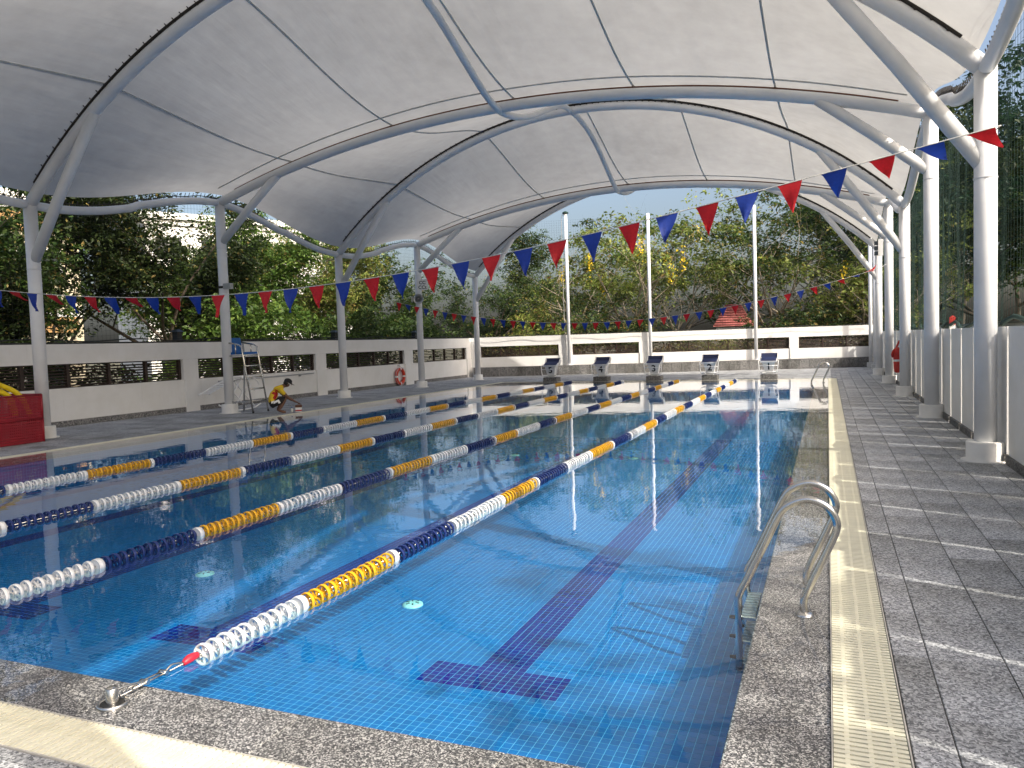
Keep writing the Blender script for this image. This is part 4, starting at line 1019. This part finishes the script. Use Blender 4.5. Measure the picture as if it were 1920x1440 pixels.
    if blossoms:
        hi = [i for i, (a, _) in enumerate(tips) if a.z > H * .45]; pick = [hi[rg.randrange(len(hi))] for _ in range(blossoms)]; Q = []
        for pk in pick:
            n = 45; C = T[pk] + npr.normal(0, 1, (n, 3)) * np.array([.1, .1, .26]) - np.array([0, 0, .2]); d = npr.normal(0, 1, (n, 3)); s_ = np.cross(d, npr.normal(0, 1, (n, 3))); d /= np.linalg.norm(d, axis=1, keepdims=True); s_ /= np.linalg.norm(s_, axis=1, keepdims=True)
            Q.append(np.stack([C - d * .05, C + s_ * .05, C + d * .05, C - s_ * .05], 1))
        link('blossom', quads('blossom', np.concatenate(Q), 'blossom_yellow'), t)
    return t
GZ = -.6
# left side, dense shade trees
LT = [((-19.0, 8.2, GZ), 7.6, 'leaf_green', 'bark_dark', 'leafy tree behind the left wall above the red baskets', 36975),
      ((-20.5, 12.5, GZ), 8.6, 'leaf_dark', 'bark_dark', 'dark spreading tree behind the left wall between the first two columns', 52381),
      ((-19.6, 16.2, GZ), 8.0, 'leaf_dark', 'bark', 'dense dark tree behind the left wall beside the lifeguard chair', 46218),
      ((-21.0, 20.6, GZ), 7.2, 'leaf_fresh', 'bark', 'bright green tree behind the left wall at the third column', 46218),
      ((-20.5, 25.0, GZ), 8.4, 'leaf_olive', 'bark', 'olive brown tree behind the left wall near the loudspeaker', 43137),
      ((-21.5, 30.5, GZ), 8.6, 'leaf_green', 'bark', 'round green tree behind the far left corner of the walls', 46218),
      ((-17.5, 37.0, GZ), 8.0, 'leaf_green', 'bark', 'full green tree beyond the left end of the far wall', 40056)]
for i, (loc, H, lm_, bk, lb, n) in enumerate(LT):
    tree('shade_tree', loc, lb, H, 1.0, n, .145, lm_, bk, 20 + i, .2, .3, .75, .42, low=.6, dry=.05 if i != 4 else .25)
# shrubs right behind the left wall
for i, (x, y, H, lm_, lb) in enumerate(((-18.1, 10.2, 3.2, 'leaf_dark', 'dark shrub behind the wall left of the lifeguard chair'), (-18.1, 17.6, 3.6, 'leaf_fresh', 'bright large-leaved shrub behind the wall right of the crouching person'), (-18.1, 20.0, 4.2, 'leaf_fresh', 'tall sunlit shrub behind the wall at the third left column'), (-18.1, 23.2, 3.6, 'leaf_green', 'shrub behind the wall above the lifebuoy'), (-18.1, 28.0, 3.8, 'leaf_green', 'dense shrub behind the far end of the left wall'))):
    tree('shrub', (x, y, GZ), lb, H, 1.2, 6500, .19, lm_, 'bark', 60 + i, .07, .25, .9, .42, 'shrubs behind the left wall', low=.8)
# far side, thin dry trees with bare limbs
FT = [((-13.5, 41.0, GZ), 8.4, 'leaf_olive', 'sparse tree with yellow blossom behind the first net post', 4680, 5),
      ((-10.3, 39.5, GZ), 9.3, 'leaf_olive', 'yellow flowering tree with pale limbs between the first two net posts', 5400, 9),
      ((-7.4, 41.5, GZ), 10.0, 'leaf_olive', 'tall olive tree with forked pale trunk behind the second net post', 6480, 2),
      ((-2.7, 41.5, GZ), 9.4, 'leaf_green', 'tall tree in the middle of the opening between the second and third net posts', 6840, 0),
      ((-1.0, 42.5, GZ), 9.9, 'leaf_olive', 'feathery tree behind the third net post', 6480, 0),
      ((1.6, 40.0, GZ), 9.2, 'leaf_olive', 'tangled tree with twisted pale branches right of the third net post', 5400, 1),
      ((3.6, 38.5, GZ), 7.6, 'leaf_olive', 'gnarled bare-limbed tree behind the far right corner', 3600, 0),
      ((-16.5, 46.0, GZ), 9.4, 'leaf_green', 'green tree far behind the first net post', 6480, 0),
      ((-6.0, 49.0, GZ), 11.0, 'leaf_green', 'tall tree far behind the olive trees', 7920, 0),
      ((2.0, 50.0, GZ), 11.2, 'leaf_green', 'tall green tree far behind the twisted branches', 7920, 0),
      ((-11.5, 50.0, GZ), 10.2, 'leaf_fresh', 'light green tree far behind the flowering tree', 7200, 0)]
for i, (loc, H, lm_, lb, n, bl) in enumerate(FT):
    tree('thin_tree', loc, lb, H, 1.05, n, .21, lm_, 'bark_pale' if i < 7 else 'bark', 100 + i, .19, .30, .4, .36, blossoms=bl, dry=.12, low=.5, limbs=8, clump=.38)
# undergrowth behind the far wall
UL = ['at its left end', 'left of the first net post', 'left of the second net post', 'right of the second net post', 'in front of the red roof', 'by the third net post', 'at its right end']
for i in range(14):
    row = i // 7; u = .8 + (i % 7) * 2.9 + row * 1.2; p_ = fpt(u, -2.4 - row * 2.6, GZ)
    tree('shrub', (p_.x, p_.y, GZ), ('low ' if row == 0 else 'taller back row ') + 'shrub behind the far wall ' + UL[i % 7], 2.1 if i % 7 in (3, 4) else 2.5 + (i % 3) * .5 + row * 1.3, 1.2, 4200, .2, ('leaf_dark', 'leaf_olive', 'leaf_green')[i % 3], 'bark_dark', 140 + i, .06, .25, .9, .45, 'shrubs behind the far wall', low=.8, dry=.2)
# right side
RT = [((7.6, 45.0, GZ), 15.0, 'leaf_blue', 'dark green tree behind the green net between the first two right columns', 24000),
      ((10.6, 52.0, GZ), 19.0, 'leaf_blue', 'tallest dark tree behind the net at the right edge', 26000),
      ((5.6, 50.0, GZ), 14.0, 'leaf_green', 'green tree behind the net at the far right columns', 16000),
      ((12.2, 44.0, GZ), 17.0, 'leaf_dark', 'dark tree outermost behind the net at the right edge', 20000),
      ((8.6, 60.0, GZ), 18.0, 'leaf_blue', 'tree farthest away behind the right net', 18000)]
for i, (loc, H, lm_, lb, n) in enumerate(RT):
    tree('tall_tree', loc, lb, H, .9, n, .3, lm_, 'bark_dark', 180 + i, .24, .32, .6, .6, low=.4)

tree('tall_tree', (15.0, -4.0, GZ), 'open-crowned tree outside the right fence beside the near deck', 13.0, 1.0, 6000, .26, 'leaf_green', 'bark_dark', 231, .2, .32, .6, .6, low=.5)
# ================================================================== BUILDINGS BEYOND
def house(loc, rz, W, D, H, wallm, label, floors=2, cols=4, roof='flat', roofm='roof_red', rs=1.0):
    t = thing('house', loc, label, 'house', None, rz)
    part('wall', MB().box(-W / 2, W / 2, 0, D, 0, H), wallm, t, False)
    fh = H / floors
    for f in range(floors):
        part('floor_band', MB().box(-W / 2 - .12, W / 2 + .12, -.12, -.002, (f + 1) * fh - .3, (f + 1) * fh - .05), 'house_white', t, False)
        for c in range(cols):
            x = -W / 2 + (c + .5) * W / cols; wn = part('window', MB().box(x - .75 * rs, x + .75 * rs, -.05, -.004, f * fh + .9 * rs, f * fh + 2.3 * rs), 'house_white', t, False)
            for s_ in (-1, 1): part('pane', MB().box(x + (s_ * .36 - .31) * rs, x + (s_ * .36 + .31) * rs, -.07, -.052, f * fh + 1.0 * rs, f * fh + 2.2 * rs), 'window_dark', wn, False)
    if roof == 'flat': part('roof', MB().box(-W / 2 - .3, W / 2 + .3, -.3, D + .3, H + .004, H + .35), 'house_white', t, False)
    else:
        e = .6 * rs; m = MB(); m.add([(-W / 2 - e, -e, H + .01), (W / 2 + e, -e, H + .01), (W / 2 + e, D + e, H + .01), (-W / 2 - e, D + e, H + .01), (-W / 4, D / 2, H + 2.6 * rs), (W / 4, D / 2, H + 2.6 * rs)], [(0, 1, 5, 4), (1, 2, 5), (2, 3, 4, 5), (3, 0, 4), (0, 3, 2, 1)])
        rf = part('roof', m, roofm, t, False)
        for q in range(9):
            f = (q + .5) / 9; a = Vector((-W / 2 - e, -e, H + .01)).lerp(Vector((-W / 4, D / 2, H + 2.6 * rs)), f); b_ = Vector((W / 2 + e, -e, H + .01)).lerp(Vector((W / 4, D / 2, H + 2.6 * rs)), f)
            part('tile_course', MB().tube([a + Vector((0, -.02, .02)), b_ + Vector((0, -.02, .02))], .035, 5), roofm, rf, False)
    return t
house((-29, 14, GZ), R(68), 11, 8, 8.0, 'house_cream', 'cream and orange building glimpsed through the trees at the left edge', 2, 4)
part('orange_panel', MB().box(-5.3, 5.3, -.10, -.06, 3.1, 3.7).box(-5.3, 5.3, -.10, -.06, 6.9, 7.6), 'house_orange', bpy.data.objects['house'], False)
house((-31, 34, GZ), R(60), 12, 8, 9.5, 'house_white', 'white building glimpsed through the trees behind the third left column', 3, 5)
house((-4.55, 39.2, GZ), R(6), 1.5, 1.5, 2.65, 'house_cream', 'small hut with pinkish red tiled roof behind the far wall', 1, 1, 'hip', 'roof_red', .45)
wr = thing('boundary_wall', (8.5, 30, GZ), 'plain white wall outside beyond the right fence', 'wall')
part('wall_body', MB().box(-.1, .1, -26, 40, 0, 2.35), 'house_white', wr, False); part('wall_cap', MB().box(-.16, .16, -26, 40, 2.352, 2.45), 'kerb_grey', wr, False)
